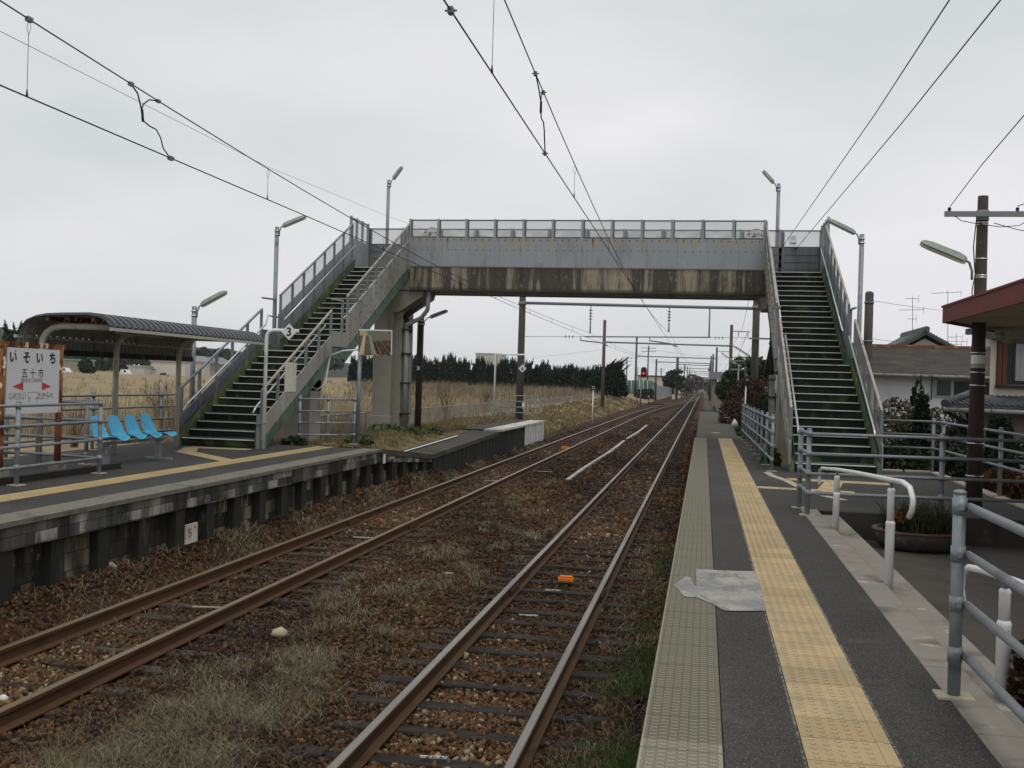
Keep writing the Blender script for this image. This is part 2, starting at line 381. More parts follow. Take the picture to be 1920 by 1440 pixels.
ytr = [1.5, 10, 20, 30, 40, 60, 80] + list(range(90, 230, 6)) + [235, 300, 380, 460]
tr1 = track('straight single track with silvery worn railheads beside the herringbone edged platform', lambda y: RTX, ytr, railmats('right_rail', m_shine, (.085,.045,.02)), m_sleeper, .31, 0, 1.5)
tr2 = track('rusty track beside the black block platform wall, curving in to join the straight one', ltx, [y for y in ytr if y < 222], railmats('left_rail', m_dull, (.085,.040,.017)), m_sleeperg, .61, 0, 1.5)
m_fish = railmats('fishplate', m_dull, (.07,.035,.018))[0]
for (fx, ys_) in ((lambda y: RTX, (12.9, 26.0)), (ltx, (17.9, 33))):
    for yj in ys_:
        for s in (-.5425, .5425):
            q = MB()
            for e in (-1, 1): q.box(fx(yj)+s+e*.034-.012, yj-.28, -.115, fx(yj)+s+e*.034+.012, yj+.28, -.05)
            q.build('fishplate', m_fish, tr1 if yj in (12.9, 26.0) else tr2)

# ------------------------------------------------------------------ dry grass and weeds
def blades(name, pos, h, width, lean, rnd, mat, droop=.5, parent=None):
    n = len(pos); a = RNG.uniform(0, 2*np.pi, n); b = RNG.uniform(0, 2*np.pi, n)
    side = np.stack([np.cos(a), np.sin(a), np.zeros(n)], 1)*width[:,None]/2; ld = np.stack([np.cos(b), np.sin(b), np.zeros(n)], 1)
    up = np.array([0,0,1.]); L = (lean*h)[:,None]*ld
    m1 = pos + up*h[:,None]*.55 + L*.35; tp = pos + up*(h*(1-droop*lean**2*.5))[:,None] + L
    V = np.stack([pos-side, pos+side, m1+side*.75, m1-side*.75, tp], 1).reshape(-1, 3)
    i = (np.arange(n)*5)[:,None,None]; F = (np.array([(0,1,2),(0,2,3),(3,2,4)])[None]+i).reshape(-1,3)
    return npmesh(name, V, F, mat, parent, np.repeat(rnd, 5))
m_dry = leafmat('dry_grass', [(0, (.07,.058,.034)), (.4, (.18,.155,.095)), (.8, (.30,.265,.165)), (1, (.44,.40,.28))], .8)
m_green = leafmat('green_grass', [(0, (.022,.046,.010)), (.5, (.05,.095,.020)), (.85, (.09,.13,.034)), (1, (.17,.155,.065))], .7)
def tufts(n, fx, fy, per, spread, h0, h1, wid, dens=None, zf=bal_z, tall=1.0):
    cx, cy = fx(n), fy(n)
    if dens is not None:
        k = RNG.uniform(size=n) < dens(cx, cy); cx, cy = cx[k], cy[k]
    m = len(cx); X = np.repeat(cx, per) + RNG.normal(0, spread, m*per); Y = np.repeat(cy, per) + RNG.normal(0, spread, m*per)
    h = RNG.uniform(h0, h1, m*per); Z = np.array([zf(a, b) for a, b in zip(X, Y)]) - .01
    return np.stack([X, Y, Z], 1), h, (wid+np.repeat(np.maximum(cy-6, 0), per)*.00045)*RNG.uniform(.6, 1.3, m*per), np.abs(RNG.normal(.75, .45, m*per))*tall, np.clip(np.repeat(RNG.uniform(-.2,.2,m), per)+RNG.uniform(.1,.9,m*per), 0, 1)
U = lambda a, b: (lambda n: RNG.uniform(a, b, n))
def Y1(a, b): return lambda n: 1/(1/a + RNG.uniform(0, 1, n)*(1/b-1/a))
_cl = np.stack([RNG.normal(-3.55, .42, 170), 1/(1/4.+RNG.uniform(0, 1, 170)*(1/44-1/4.)), RNG.uniform(.08, .30, 170)], 1)
def clump(x, y):                        # grass grows in separate patches of different size
    d = np.full(len(x), 9.)
    for cx, cy, r in _cl: d = np.minimum(d, np.hypot((x-cx)*1.25, (y-cy)*.8)/(r*(1+y*.02)))
    return np.where(d < 1, .85-.6*d, .025)
parts = [tufts(3600, U(-4.5, -2.6), Y1(6, 42), 26, .055, .05, .16, .0030, clump, tall=2.1),
         tufts(1000, U(-4.4, -2.65), Y1(4.0, 8), 26, .05, .05, .15, .0022, clump, tall=2.1),
         tufts(1300, U(-6.75, -6.05), Y1(8.5, 44), 16, .08, .06, .19, .005, lambda x, y: np.where(y > 14, .8, .22)*np.clip(.6+.8*np.sin(y*1.9+x*4), .1, 1), tall=1.7),
         tufts(300, U(-6.6, -2.3), Y1(5, 40), 9, .05, .05, .12, .0035, tall=1.8),
         tufts(420, U(-1.0, -.35), Y1(4.2, 22), 14, .06, .05, .14, .004, tall=1.6)]
o = blades('dry_grass', *[np.concatenate([p[i] for p in parts]) for i in range(5)], m_dry); tag(o, 'withered straw coloured grass tufts between and beside the tracks', 'dry grass', kind='stuff')
gz = lambda x, y: bal_z(x, y)
parts = [tufts(620, lambda n: -.26-np.abs(RNG.normal(0, .26, n)), Y1(4.1, 10.5), 28, .06, .07, .19, .005, lambda x, y: np.clip(.55+.8*np.sin(y*2.1), .05, 1)),
         tufts(40, U(-.62, -.3), U(10, 17), 18, .05, .06, .15, .006), tufts(6, U(-3.2, -2.6), U(10, 13), 12, .04, .05, .12, .006)]
o = blades('green_grass', *[np.concatenate([p[i] for p in parts]) for i in range(5)], m_green); tag(o, 'green grass growing at the foot of the platform edge', 'grass', kind='stuff')
# ------------------------------------------------------------------ platforms
t = NT('asphalt'); s1 = t.noise(85, 3, rough=.7); s2 = t.noise(1.1, 6); s3 = t.noise(.35, 4)
c = t.mix(s2, (.032,.0305,.0265), (.062,.0595,.053)); c = t.mix(t.step(s3, .48, .66), c, (.029,.0275,.024)); c = t.mix(t.math('MULTIPLY', t.step(t.noise(.8, 6, (1,.35,1)), .55, .7), .5), c, (.085,.082,.075))
c = t.mix(t.math('MULTIPLY', t.step(t.noise(22, 5, rough=.65), .46, .62), .5), c, (.030,.0285,.025)); c = t.mix(t.math('MULTIPLY', t.step(s1, .54, .66), .85), c, (.17,.165,.15)); c = t.mix(t.step(t.noise(110, 3, rough=.7), .52, .64), c, (.014,.0135,.012))
X, Y, Z = t.sep(); c = t.mix(t.math('MULTIPLY', t.step(t.noise(2.5, 6), .62, .72), .22), c, (.13,.125,.115))
for xe in (.463, .868):
    c = t.mix(t.math('MULTIPLY', t.step(t.math('ABSOLUTE', t.math('SUBTRACT', t.math('ADD', X, t.math('MULTIPLY', t.math('SUBTRACT', t.noise(14, 4), .5), .014)), xe)), .008, .003), t.step(t.noise(19, 6, rough=.7), .40, .56)), c, (.21,.20,.17))
t.bump(s1, .5, .004); m_asph = t.done(c, .88, 0, .25)
m_asphold = wm('old_asphalt', (.075,.068,.056), [((.045,.05,.025),1.2,.5,.68),((.13,.115,.085),3,.58,.72),((.03,.027,.02),6,.6,.7)], .92, bump=(90,.5,.006))
t = NT('herringbone_edge_tile'); X, Y, Z = t.sep()
def tri(v): return t.math('ABSOLUTE', t.math('SUBTRACT', t.math('FRACT', v), .5))
zz = tri(t.math('DIVIDE', X, .088)); rib = t.math('FRACT', t.math('ADD', t.math('DIVIDE', Y, .047), t.math('MULTIPLY', zz, 1.0)))
rib = t.step(t.math('ABSOLUTE', t.math('SUBTRACT', rib, .5)), .34, .16)
colm = t.step(tri(t.math('DIVIDE', X, .044)), .03, .09); edge = t.math('MULTIPLY', t.step(X, -.214, -.208), t.step(X, .108, .102))
jt = t.step(tri(t.math('DIVIDE', t.math('ADD', Y, .09), .47)), .492, .497); h = t.math('MULTIPLY', t.math('MULTIPLY', rib, colm), edge)
c = t.mix(t.noise(2.0, 5), (.135,.123,.088), (.19,.175,.13)); c = t.mix(t.math('MULTIPLY', t.step(t.noise(6, 5), .5, .7), .5), c, (.15,.14,.10))
c = t.mix(t.math('MULTIPLY', t.step(Y, 4.75, 4.7), .6), c, (.38,.35,.26)); c = t.mix(t.math('MULTIPLY', h, .5), c, (.31,.29,.22)); c = t.mix(t.math('MULTIPLY', t.math('MULTIPLY', t.math('SUBTRACT', 1.0, h), edge), .4), c, (.10,.093,.066)); c = t.mix(t.math('MULTIPLY', t.step(X, -.205, -.222), .5), c, (.42,.38,.27))
c = t.mix(jt, c, (.045,.04,.03)); t.bump(t.math('SUBTRACT', h, t.math('MULTIPLY', jt, 1.2)), .9, .009); m_edge = t.done(c, .85, 0, .25)
def tactmat(name, y0, ax=1, along='Y', ca=(.40,.29,.145), cb=(.51,.385,.21)):
    t = NT(name); X, Y, Z = t.sep(); q = Y if along == 'Y' else X
    u = t.math('DIVIDE', t.math('SUBTRACT', q, y0), .3); tile = t.math('FLOOR', u)
    wnz = t.n('ShaderNodeTexWhiteNoise', noise_dimensions='1D'); t.l(tile, wnz.inputs['W'])
    c = t.mix(wnz.outputs['Value'], ca, cb); c = t.mix(t.math('MULTIPLY', t.step(t.noise(3.2, 7), .42, .66), .7), c, (.33,.27,.165)); c = t.mix(t.math('MULTIPLY', t.step(t.noise(22, 4), .6, .75), .4), c, (.24,.19,.11))
    j = t.step(t.math('ABSOLUTE', t.math('SUBTRACT', t.math('FRACT', u), .5)), .486, .494); c = t.mix(j, c, (.10,.075,.035))
    t.bump(t.math('SUBTRACT', t.noise(120, 2), j), .5, .004); return t.done(c, .7, 0, .35)
m_tact = tactmat('yellow_tactile_tile', 4.63); m_tactl = tactmat('worn_tactile_tile', 4.63, ca=(.40,.29,.125), cb=(.46,.34,.16)); m_tactx = tactmat('yellow_tactile_cross_tile', 0, along='X')
m_kerb = wm('kerb_concrete', (.255,.235,.20), [((.14,.125,.105),2.2,.5,.7),((.40,.38,.33),5,.62,.72),((.10,.11,.06),1.4,.6,.75)], .92, bump=(60,.4,.005))
m_kerby = wm('pale_kerb_stone', (.42,.38,.29), [((.24,.2,.14),3,.5,.72)], .9, bump=(40,.3,.004))
t = NT('black_stained_block'); X, Y, Z = t.sep()
def blockmat(name, hgt, base, dark, tan, z0):
    t = NT(name); X, Y, Z = t.sep(); v = t.math('DIVIDE', t.math('SUBTRACT', Z, z0), hgt); row = t.math('FLOOR', v)
    u = t.math('ADD', t.math('DIVIDE', Y, .4), t.math('MULTIPLY', row, .5))
    ju = t.step(t.math('ABSOLUTE', t.math('SUBTRACT', t.math('FRACT', u), .5)), .475, .49); jv = t.step(t.math('ABSOLUTE', t.math('SUBTRACT', t.math('FRACT', v), .5)), .45, .48)
    j = t.math('MAXIMUM', ju, jv); idn = t.n('ShaderNodeTexWhiteNoise', noise_dimensions='2D'); t.l(t.comb(t.math('FLOOR', u), row, 0), idn.inputs['Vector'])
    c = t.mix(t.step(t.noise(1.5, 5, (1, 1, .12)), .35, .6), base, dark); c = t.mix(t.math('MULTIPLY', t.step(idn.outputs['Value'], .35, .75), t.step(t.noise(2.6, 4, (1,1,.3)), .42, .6)), c, tan)
    c = t.mix(t.math('MULTIPLY', t.step(t.noise(3.2, 6, (1,1,.1)), .55, .7), .8), c, (.012,.012,.011)); c = t.mix(t.math('MULTIPLY', t.step(t.noise(9, 5), .6, .75), .6), c, (.20,.19,.165))
    c = t.mix(t.math('MULTIPLY', j, .7), c, (.02,.02,.018)); t.bump(t.math('SUBTRACT', t.noise(60, 4), j), .5, .008); return t.done(c, .93, 0, .15)
m_band = blockmat('stained_block_band', .12, (.13,.127,.11), (.035,.034,.03), (.36,.35,.31), .64)
m_infill = blockmat('dark_block_infill', .2, (.055,.052,.042), (.020,.019,.017), (.26,.23,.145), .0)
m_post = wm('black_stained_concrete', (.026,.025,.022), [((.018,.018,.016),2,.45,.65,(1,1,.2)),((.13,.118,.085),3,.6,.75,(1,1,.3))], .95, bump=(50,.4,.006))
m_tilel = wm('grey_edge_tile', (.17,.16,.125), [((.10,.095,.075),3,.5,.7),((.23,.22,.18),30,.55,.7)], .9, bump=(75,.8,.008))

pr = thing('station_platform', 'asphalt platform in the right foreground with herringbone edge tiles and a yellow tactile line', 'platform', (.5, 4, 0))
def sheet(y0, y1, x0, x1, z=PZ): q = MB(); q.box(x0, y0, z-.08, x1, y1, z); return q
q = MB(); q.box(.131, 1.0, .7, .468, 32.7, PZ); q.box(.862, 1.0, .7, 1.275, 14.30, PZ); q.box(.862, 14.304, .7, 4.42, 21.9, PZ-.001); q.box(.862, 21.904, .7, 1.45, 32.7, PZ)
q.build('asphalt_paving', m_asph, pr)
q = MB(); q.box(-.226, 1.0, .72, .127, 32.7, PZ+.002); q.build('edge_tiles', m_edge, pr, bevel=.008)
q = MB(); q.box(.472, 1.0, .7, .858, 32.7, PZ+.004)
yy = 4.63 - .3*12
while yy < 32.5:
    for i in range(5):
        for k in range(5):
            q.lathe([(.0145,0),(.0135,.003),(.010,.0048),(.004,.0052)], (.516+i*.0575, yy+.03+k*.06, PZ+.004), 8)
    q.box(.796, yy+.004, PZ+.002, .826, yy+.296, PZ+.0085)
    yy += .3
q.build('tactile_paving', m_tact, pr)
q = MB(); ddx = .0
q.prism([(.862,16.98,PZ-.02),(2.30,16.83,PZ-.02),(2.32,17.13,PZ-.02),(.862,17.28,PZ-.02)], (0,0,.024)); q.prism([(1.46,18.72,PZ-.02),(3.12,18.58,PZ-.02),(3.16,19.0,PZ-.02),(1.46,19.12,PZ-.02)], (0,0,.024)); q.prism([(1.78,17.19,PZ-.02),(2.1,17.155,PZ-.02),(2.35,18.63,PZ-.02),(2.05,18.66,PZ-.02)], (0,0,.024))
q.build('tactile_branch', m_tactx, pr)
q = MB(); yk = 1.0
while yk < 14.3:
    y2 = min(yk+.6, 14.3); q.box(1.279, yk+.003, .55, 1.495, y2-.003, PZ+.004+random.uniform(-.003,.003)); yk += .6
q.build('kerb', m_kerb, pr, bevel=.01)
q = MB(); q.box(1.499, 1.0, .4, 1.76, 14.26, .868); q.build('ledge', m_kerb, pr, bevel=.012)
q = MB(); q.box(1.50, 14.23, .35, 6.2, 14.299, PZ-.004); q.build('front_wall', wm('damp_dark_concrete', (.055,.05,.043), [((.025,.023,.02),2,.45,.65,(1,1,.3)),((.10,.09,.07),3,.6,.72)], .93, bump=(30,.3,.005)), pr)
q = MB(); q.box(-.20, 1.0, -.5, .2, 32.7, .716); q.build('side_wall', m_infill, pr)
q = MB(); P_ = [(1.19,20.2),(1.25,19.4),(1.42,18.6),(1.52,17.6),(1.70,16.4),(2.0,15.7)]
for (xa, ya), (xb, yb) in zip(P_, P_[1:]): q.beam((xa, ya, PZ-.018), (xb, yb, PZ-.018), .13, .05)
q.build('old_kerb_line', m_kerby, pr)
q = MB()
for i in range(9): q.beam((4.44, 14.4+i*.83, .86), (4.44, 15.2+i*.83, .86), .16, .18)
for i in range(2): q.beam((3.4+i*.52, 21.98, .86), (3.88+i*.52, 21.98, .86), .16, .18)
q.build('boundary_kerb', m_kerby, pr, bevel=.01)
q = MB(); q.box(-.20, 32.71, -.5, 1.25, 69, .845); q.build('old_paving', m_asphold, pr)

# left platform: raised part, then a ramp down to the older low surface
pl = thing('station_platform', 'left hand platform over a black stained block wall, sloping down past the footbridge', 'platform', (-8.5, 9, 0))
def lz(y):
    if y < 22.1: return PZ
    if y < 26.4: return lerp(PZ, .53, (y-22.1)/4.3)
    return lerp(.53, .73, (y-26.4)/9)
EX = -6.76
q = MB(); q.box(-11.6, 1, .3, -8.222, 22.0, PZ); q.box(-7.818, 1, .3, -7.162, 22.0, PZ); q.build('asphalt_paving', m_asph, pl)
q = MB(); q.box(-8.218, 1, .5, -7.822, 22.0, PZ+.004)
yy = 4.63
while yy < 21.9:
    for i in range(5):
        for k in range(5): q.lathe([(.0145,0),(.0125,.004),(.005,.0052)], (-7.875-i*.0575, yy+.03+k*.06, PZ+.004), 6)
    yy += .3
q.build('tactile_paving', m_tactl, pl)
q = MB(); q.box(-7.158, 1, .868, EX+.012, 22.0, PZ+.002); q.build('edge_tiles', m_tilel, pl)
q = MB(); q.prism([(-9.95,19.0,PZ-.02),(-8.22,17.35,PZ-.02),(-8.22,17.8,PZ-.02),(-9.75,19.25,PZ-.02)], (0,0,.025)); q.prism([(-10.3,20.05,PZ-.02),(-9.0,20.05,PZ-.02),(-9.0,20.42,PZ-.02),(-10.3,20.42,PZ-.02)], (0,0,.025)); q.prism([(-9.90,18.99,PZ-.019),(-9.6,19.2,PZ-.019),(-10.0,20.05,PZ-.019),(-10.3,20.05,PZ-.019)], (0,0,.025))
q.build('tactile_branch', m_tactl, pl)
q = MB()
ysl = [1, 5, 9, 13, 17, 22.0]
q.box(EX-.22, 1, .63, EX-.012, 22.0, .867)
q.prism([(EX-.2,22.0,.64),(EX-.2,26.4,.34),(EX-.2,26.4,.52),(EX-.2,22.0,.915)], (.19,0,0)); q.build('block_band', [m_band, wm('dark_coping', (.085,.078,.06), [((.04,.037,.03),3,.45,.65),((.15,.14,.115),8,.6,.7)], .9)], pl)
q = MB(); q.box(EX-.5, 1, -.4, EX-.16, 22.0, .64); q.prism([(EX-.5,22,-.4),(EX-.5,41,-.4),(EX-.5,41,.70),(EX-.5,26.4,.34),(EX-.5,22,.64)], (.34,0,0)); q.build('recessed_wall', m_infill, pl)
yk = 1.35
while yk < 26.4:
    q = MB(); q.box(EX-.2, yk, -.4, EX-.03+random.uniform(-.02,.01), yk+.24, .64 if yk < 22 else .64-(yk-21.9)*.072); q.build('wall_pillar', m_post, pl); yk += .9
q = MB(); yk = 26.6
while yk < 40.5:
    q.box(EX-.2, yk, -.4, EX-.02, yk+.52, lz(yk)-.06); yk += .56
q.build('old_wall_facing', m_post, pl)
ys_ = [22.004, 23, 24, 25, 26.4, 28, 30, 32, 35.4]
q = MB(); q.grid([[(x, y, lz(y)+dz) for y in ys_] for x, dz in ((EX+.01,-.12),(EX+.01,0),(EX-.35,.0),(-7.72,.02),(-7.8,-.12))]); q.build('old_ramp_paving', m_asphold, pl)
q = MB(); q.grid([[(x, y, lz(y)+.045) for y in (23.0, 25, 26.4, 28, 30, 32.4)] for x in (-7.55, -7.47)]); q.build('white_line', m_white, pl)
q = MB()
for i in range(10): q.box(EX-.55, 35.45+i*1.0, .72, EX+.06, 36.43+i*1.0, .79+.003*(i % 3))
q.build('white_edge_boards', wm('chalky_white_board', (.55,.53,.46), [((.25,.23,.18),4,.5,.7)], .8), pl)
q = MB(); q.box(-9.0, 35.45, -.1, EX-.56, 45.4, .785); q.build('end_paving', m_asph, pl)
q = MB()
for i in range(17): q.box(EX+.0, 40.6+i*.285, -.2, EX+.03+.006*(i % 2), 40.6+i*.285+.275, .715)
q.build('white_end_panel', wm('white_boards', (.55,.55,.53), [((.28,.27,.25),3,.5,.7,(1,1,.2))], .7), pl)
q = MB(); q.box(-9.0, 8, PZ+.002, -8.9, 15.3, PZ+.09); q.build('rear_kerb', m_post, pl)
# "ち" marker plate fixed low on the wall
mk = thing('track_marker', 'small dirty white plate reading ち low on the black stained platform wall', 'marker plate', (EX, 13.43, .28))
q = MB(); q.box(EX-.02, 13.28, .15, EX+.006, 13.60, .41); q.build('plate', m_dirtywhite, mk)
text(mk, 'ち', .15, (EX+.009, 13.37, .29), (0,1,0), (0,0,1), m_ink); q = MB(); q.box(EX+.004, 13.50, .34, EX+.009, 13.54, .375); q.build('red_mark', m_red, mk)
q = MB(); q.box(EX-.004, 22.15, .60, EX+.012, 22.30, .80); o = q.build('survey_plate', m_white); tag(o, 'tiny white plate on the block band where the left platform starts to slope', 'marker plate')

# grass bank behind the ramp
def bank_z(x, y):
    if y > 46.5: return .5
    z = .80 + .03*math.sin(x*1.9+y*.8) - .28*sst((-9.6-x)/1.4)
    return lerp(z, (lz(y) if y < 35.4 else .74)+.0, sst((x+8.7)/.95))
q = MB(); q.grid([[(x, y, bank_z(x, y)) for y in np.arange(22.02, 46.6, .6)] for x in np.arange(-11.1, -7.5, .25)], sm=True)
t = NT('dry_verge'); c = t.mix(t.step(t.noise(1.6, 5), .35, .65), (.22,.165,.085), (.13,.10,.05)); c = t.mix(t.step(t.noise(.9, 5), .56, .68), c, (.06,.085,.02)); t.bump(t.noise(25, 4), .8, .04); m_verge = t.done(c, .95, 0, .1)
tag(q.build('grass_bank', m_verge), kind='structure')

# forecourt
q = MB(); q.box(1.765, .5, .3, 9, 14.228, .57)
tag(q.build('forecourt', wm('brown_asphalt', (.092,.081,.069), [((.062,.055,.047),.9,.45,.65),((.12,.105,.085),2.2,.6,.74),((.03,.028,.026),9,.62,.74)], .88, bump=(120,.4,.004))), kind='structure')
q = MB(); q.box(1.90, .5, .572, 2.02, 14.0, .576); tag(q.build('drain_line', m_post), kind='structure')

# peeling floor sticker
q = MB(); z = PZ+.0065
def pt(x, y): a = px(x, y, z); return (a[0], a[1], z)
stp = [(1263,1097),(1275,1088),(1286,1080),(1294,1082),(1300,1095),(1306,1099),(1306,1085),(1304,1067),(1330,1068),(1372,1070),(1413,1071),(1418,1074),(1424,1090),(1430,1113),(1434,1135),(1437,1145),(1405,1145),(1360,1145),(1352,1142),(1343,1136),(1325,1128),(1305,1119),(1288,1119),(1281,1116),(1272,1105)]
q.face([pt(*p) for p in stp]); t = NT('worn_sticker')
c = t.mix(t.step(t.noise(2.6, 6), .38, .62), (.36,.345,.285), (.22,.22,.222)); c = t.mix(t.math('MULTIPLY', t.step(t.noise(6, 6, (1,.5,1), rough=.7), .5, .6), .8), c, (.17,.172,.175)); c = t.mix(t.step(t.noise(15, 6, rough=.7), .56, .66), c, (.40,.39,.33)); c = t.mix(t.math('MULTIPLY', t.step(t.noise(28, 5, rough=.7), .58, .66), .8), c, (.09,.088,.08))
t.bump(t.noise(30, 4), .4, .004); m_stick = t.done(c, .8)
q.face([(a[0], a[1], PZ+.005) for a in [px(*p, PZ) for p in []]] or [pt(1263.5,1097.2), pt(1264,1097.6), pt(1264,1097.4)])
o = q.build('floor_sticker', m_stick); tag(o, 'torn silvery arrow shaped sticker peeling off the edge tiles and asphalt', 'floor sticker')
# ------------------------------------------------------------------ footbridge
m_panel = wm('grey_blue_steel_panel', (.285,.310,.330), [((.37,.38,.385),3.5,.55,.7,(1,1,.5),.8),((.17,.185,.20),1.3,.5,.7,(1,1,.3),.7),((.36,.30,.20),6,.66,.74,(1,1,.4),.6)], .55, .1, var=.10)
m_panelin = wm('dark_inner_panel', (.15,.165,.18), [((.09,.095,.10),2,.5,.7,(1,1,.3))], .6)  # inner and rear panels are a darker grey steel than the outer ones
m_beige = wm('grimy_beige_steel', (.30,.285,.25), [((.20,.185,.155),2.2,.45,.7,(1,1,.3)),((.37,.38,.385),1.2,.55,.75),(RUST,7,.68,.74,(1,1,.5),.9)], .65, var=.12)
m_greenst = wm('green_painted_steel', (.085,.155,.115), [((.20,.19,.08),2.6,.52,.7,(1,.4,1),.9),((.05,.09,.065),1.4,.5,.7),(RUST,8,.67,.73)], .6)
m_mossin = wm('mossy_stringer', (.095,.118,.055), [((.05,.075,.035),2,.45,.65),((.20,.22,.08),3,.52,.70)], .85)
m_trail = wm('tan_top_rail', (.37,.335,.27), [((.24,.19,.13),5,.5,.7),(RUST,9,.66,.72)], .7)
m_step = wm('mossy_dark_step', (.015,.020,.014), [((.008,.010,.008),1.6,.4,.6),((.045,.075,.022),2.6,.52,.68,(1,1,.35)),((.055,.05,.04),9,.66,.76)], .95)
m_nose = wm('worn_step_nosing', (.70,.70,.66), [((.36,.35,.31),3,.55,.75)], .5)
t = NT('stained_girder_concrete'); X, Y, Z = t.sep(); n = t.noise(.55, 3, (1,0,0)); n2 = t.noise(1.9, 5, (1,0,.06)); n3 = t.noise(5, 5, (1,0,.1))
c = t.mix(t.step(t.math('ADD', n2, t.math('MULTIPLY', t.math('SUBTRACT', n, .5), .6)), .42, .54), (.30,.265,.195), (.085,.078,.065)); c = t.mix(t.math('MULTIPLY', t.step(n3, .55, .66), .8), c, (.045,.042,.037)); c = t.mix(t.math('MULTIPLY', t.step(t.noise(3.2, 4, (1,0,.1)), .6, .66), .7), c, (.36,.32,.25)); c = t.mix(t.math('MULTIPLY', t.step(t.noise(11, 6, (1,1,.18), rough=.7), .5, .62), .5), c, (.055,.05,.043)); c = t.mix(t.math('MULTIPLY', t.step(t.noise(7, 6, (1,1,.5), rough=.7), .56, .66), .45), c, (.33,.30,.235))
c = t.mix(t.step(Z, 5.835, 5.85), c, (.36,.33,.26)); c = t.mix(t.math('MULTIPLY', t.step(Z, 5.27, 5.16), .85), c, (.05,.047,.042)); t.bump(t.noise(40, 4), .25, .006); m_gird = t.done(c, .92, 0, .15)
t = NT('parapet_steel'); X, Y, Z = t.sep(); c = t.mix(t.noise(1.2, 6, (1,1,.5)), (.25,.275,.29), (.32,.345,.365)); c = t.mix(t.math('MULTIPLY', t.step(t.noise(2.6, 6, (1,1,.25), rough=.65), .5, .66), .6), c, (.19,.205,.215))
c = t.mix(t.math('MULTIPLY', t.step(t.noise(5, 6, rough=.7), .58, .70), .55), c, (.42,.43,.42)); top = t.step(Z, 6.35, 6.72)
c = t.mix(t.math('MULTIPLY', top, t.step(t.noise(4.5, 6, (1,1,.35), rough=.7), .44, .58)), c, (.33,.29,.22)); c = t.mix(t.math('MULTIPLY', t.math('MULTIPLY', t.step(Z, 6.0, 6.7), t.step(t.noise(9, 4, (1,1,.06)), .62, .70)), .8), c, (.12,.065,.035))
sm = t.step(t.math('ABSOLUTE', t.math('SUBTRACT', t.math('FRACT', t.math('DIVIDE', X, .88)), .5)), .490, .496); c = t.mix(t.math('MULTIPLY', sm, .45), c, (.12,.13,.135)); m_parapet = t.done(c, .5, .1)
def meshmat(name, p, wdt, col):
    t = NT(name); X, Y, Z = t.sep(); u = t.math('ADD', X, Y)
    a = lambda v: t.math('LESS_THAN', t.math('ABSOLUTE', t.math('SUBTRACT', t.math('FRACT', t.math('DIVIDE', v, p)), .5)), wdt)
    m = t.math('MAXIMUM', a(t.math('ADD', u, Z)), a(t.math('SUBTRACT', u, Z)))
    t.done(col, .6, .2); tr = t.n('ShaderNodeBsdfTransparent'); mx_ = t.n('ShaderNodeMixShader'); t.l(m, mx_.inputs[0]); t.l(tr.outputs[0], mx_.inputs[1]); t.l(t.b.outputs[0], mx_.inputs[2]); t.l(mx_.outputs[0], t.out.inputs[0]); return t.mat
m_mesh = meshmat('steel_mesh', .055, .125, (.30,.31,.31)); m_meshd = meshmat('dense_steel_mesh', .05, .15, (.27,.275,.27))
TD, RI, NL, NU = .338, .163, 13, 17
YL0, YU0 = 20.7, 26.0; ZL = PZ + RI*NL; ZD = ZL + RI*NU
YL1 = YL0 + TD*(NL-1); YU1 = YU0 + TD*(NU-1)
nlo = lambda y: PZ + RI + (y-YL0)*RI/TD
nup = lambda y: ZL + RI + (y-YU0)*RI/TD
fb = thing('footbridge', 'grey steel and concrete footbridge spanning both tracks with a mossy staircase at each end', 'footbridge', (-3.6, 32, 0))
def band(x0, x1, lo, hi, flight, mat, q=None, ya=None, yb=None):
    q = q or MB(); a, b_, nf = (YL0-.02, YL1+.05, nlo) if flight == 0 else (YU0-.15, YU1+.1, nup)
    a = ya or a; b_ = yb or b_
    q.prism([(x0,a,nf(a)+lo),(x0,b_,nf(b_)+lo),(x0,b_,nf(b_)+hi),(x0,a,nf(a)+hi)], (x1-x0,0,0)); return q
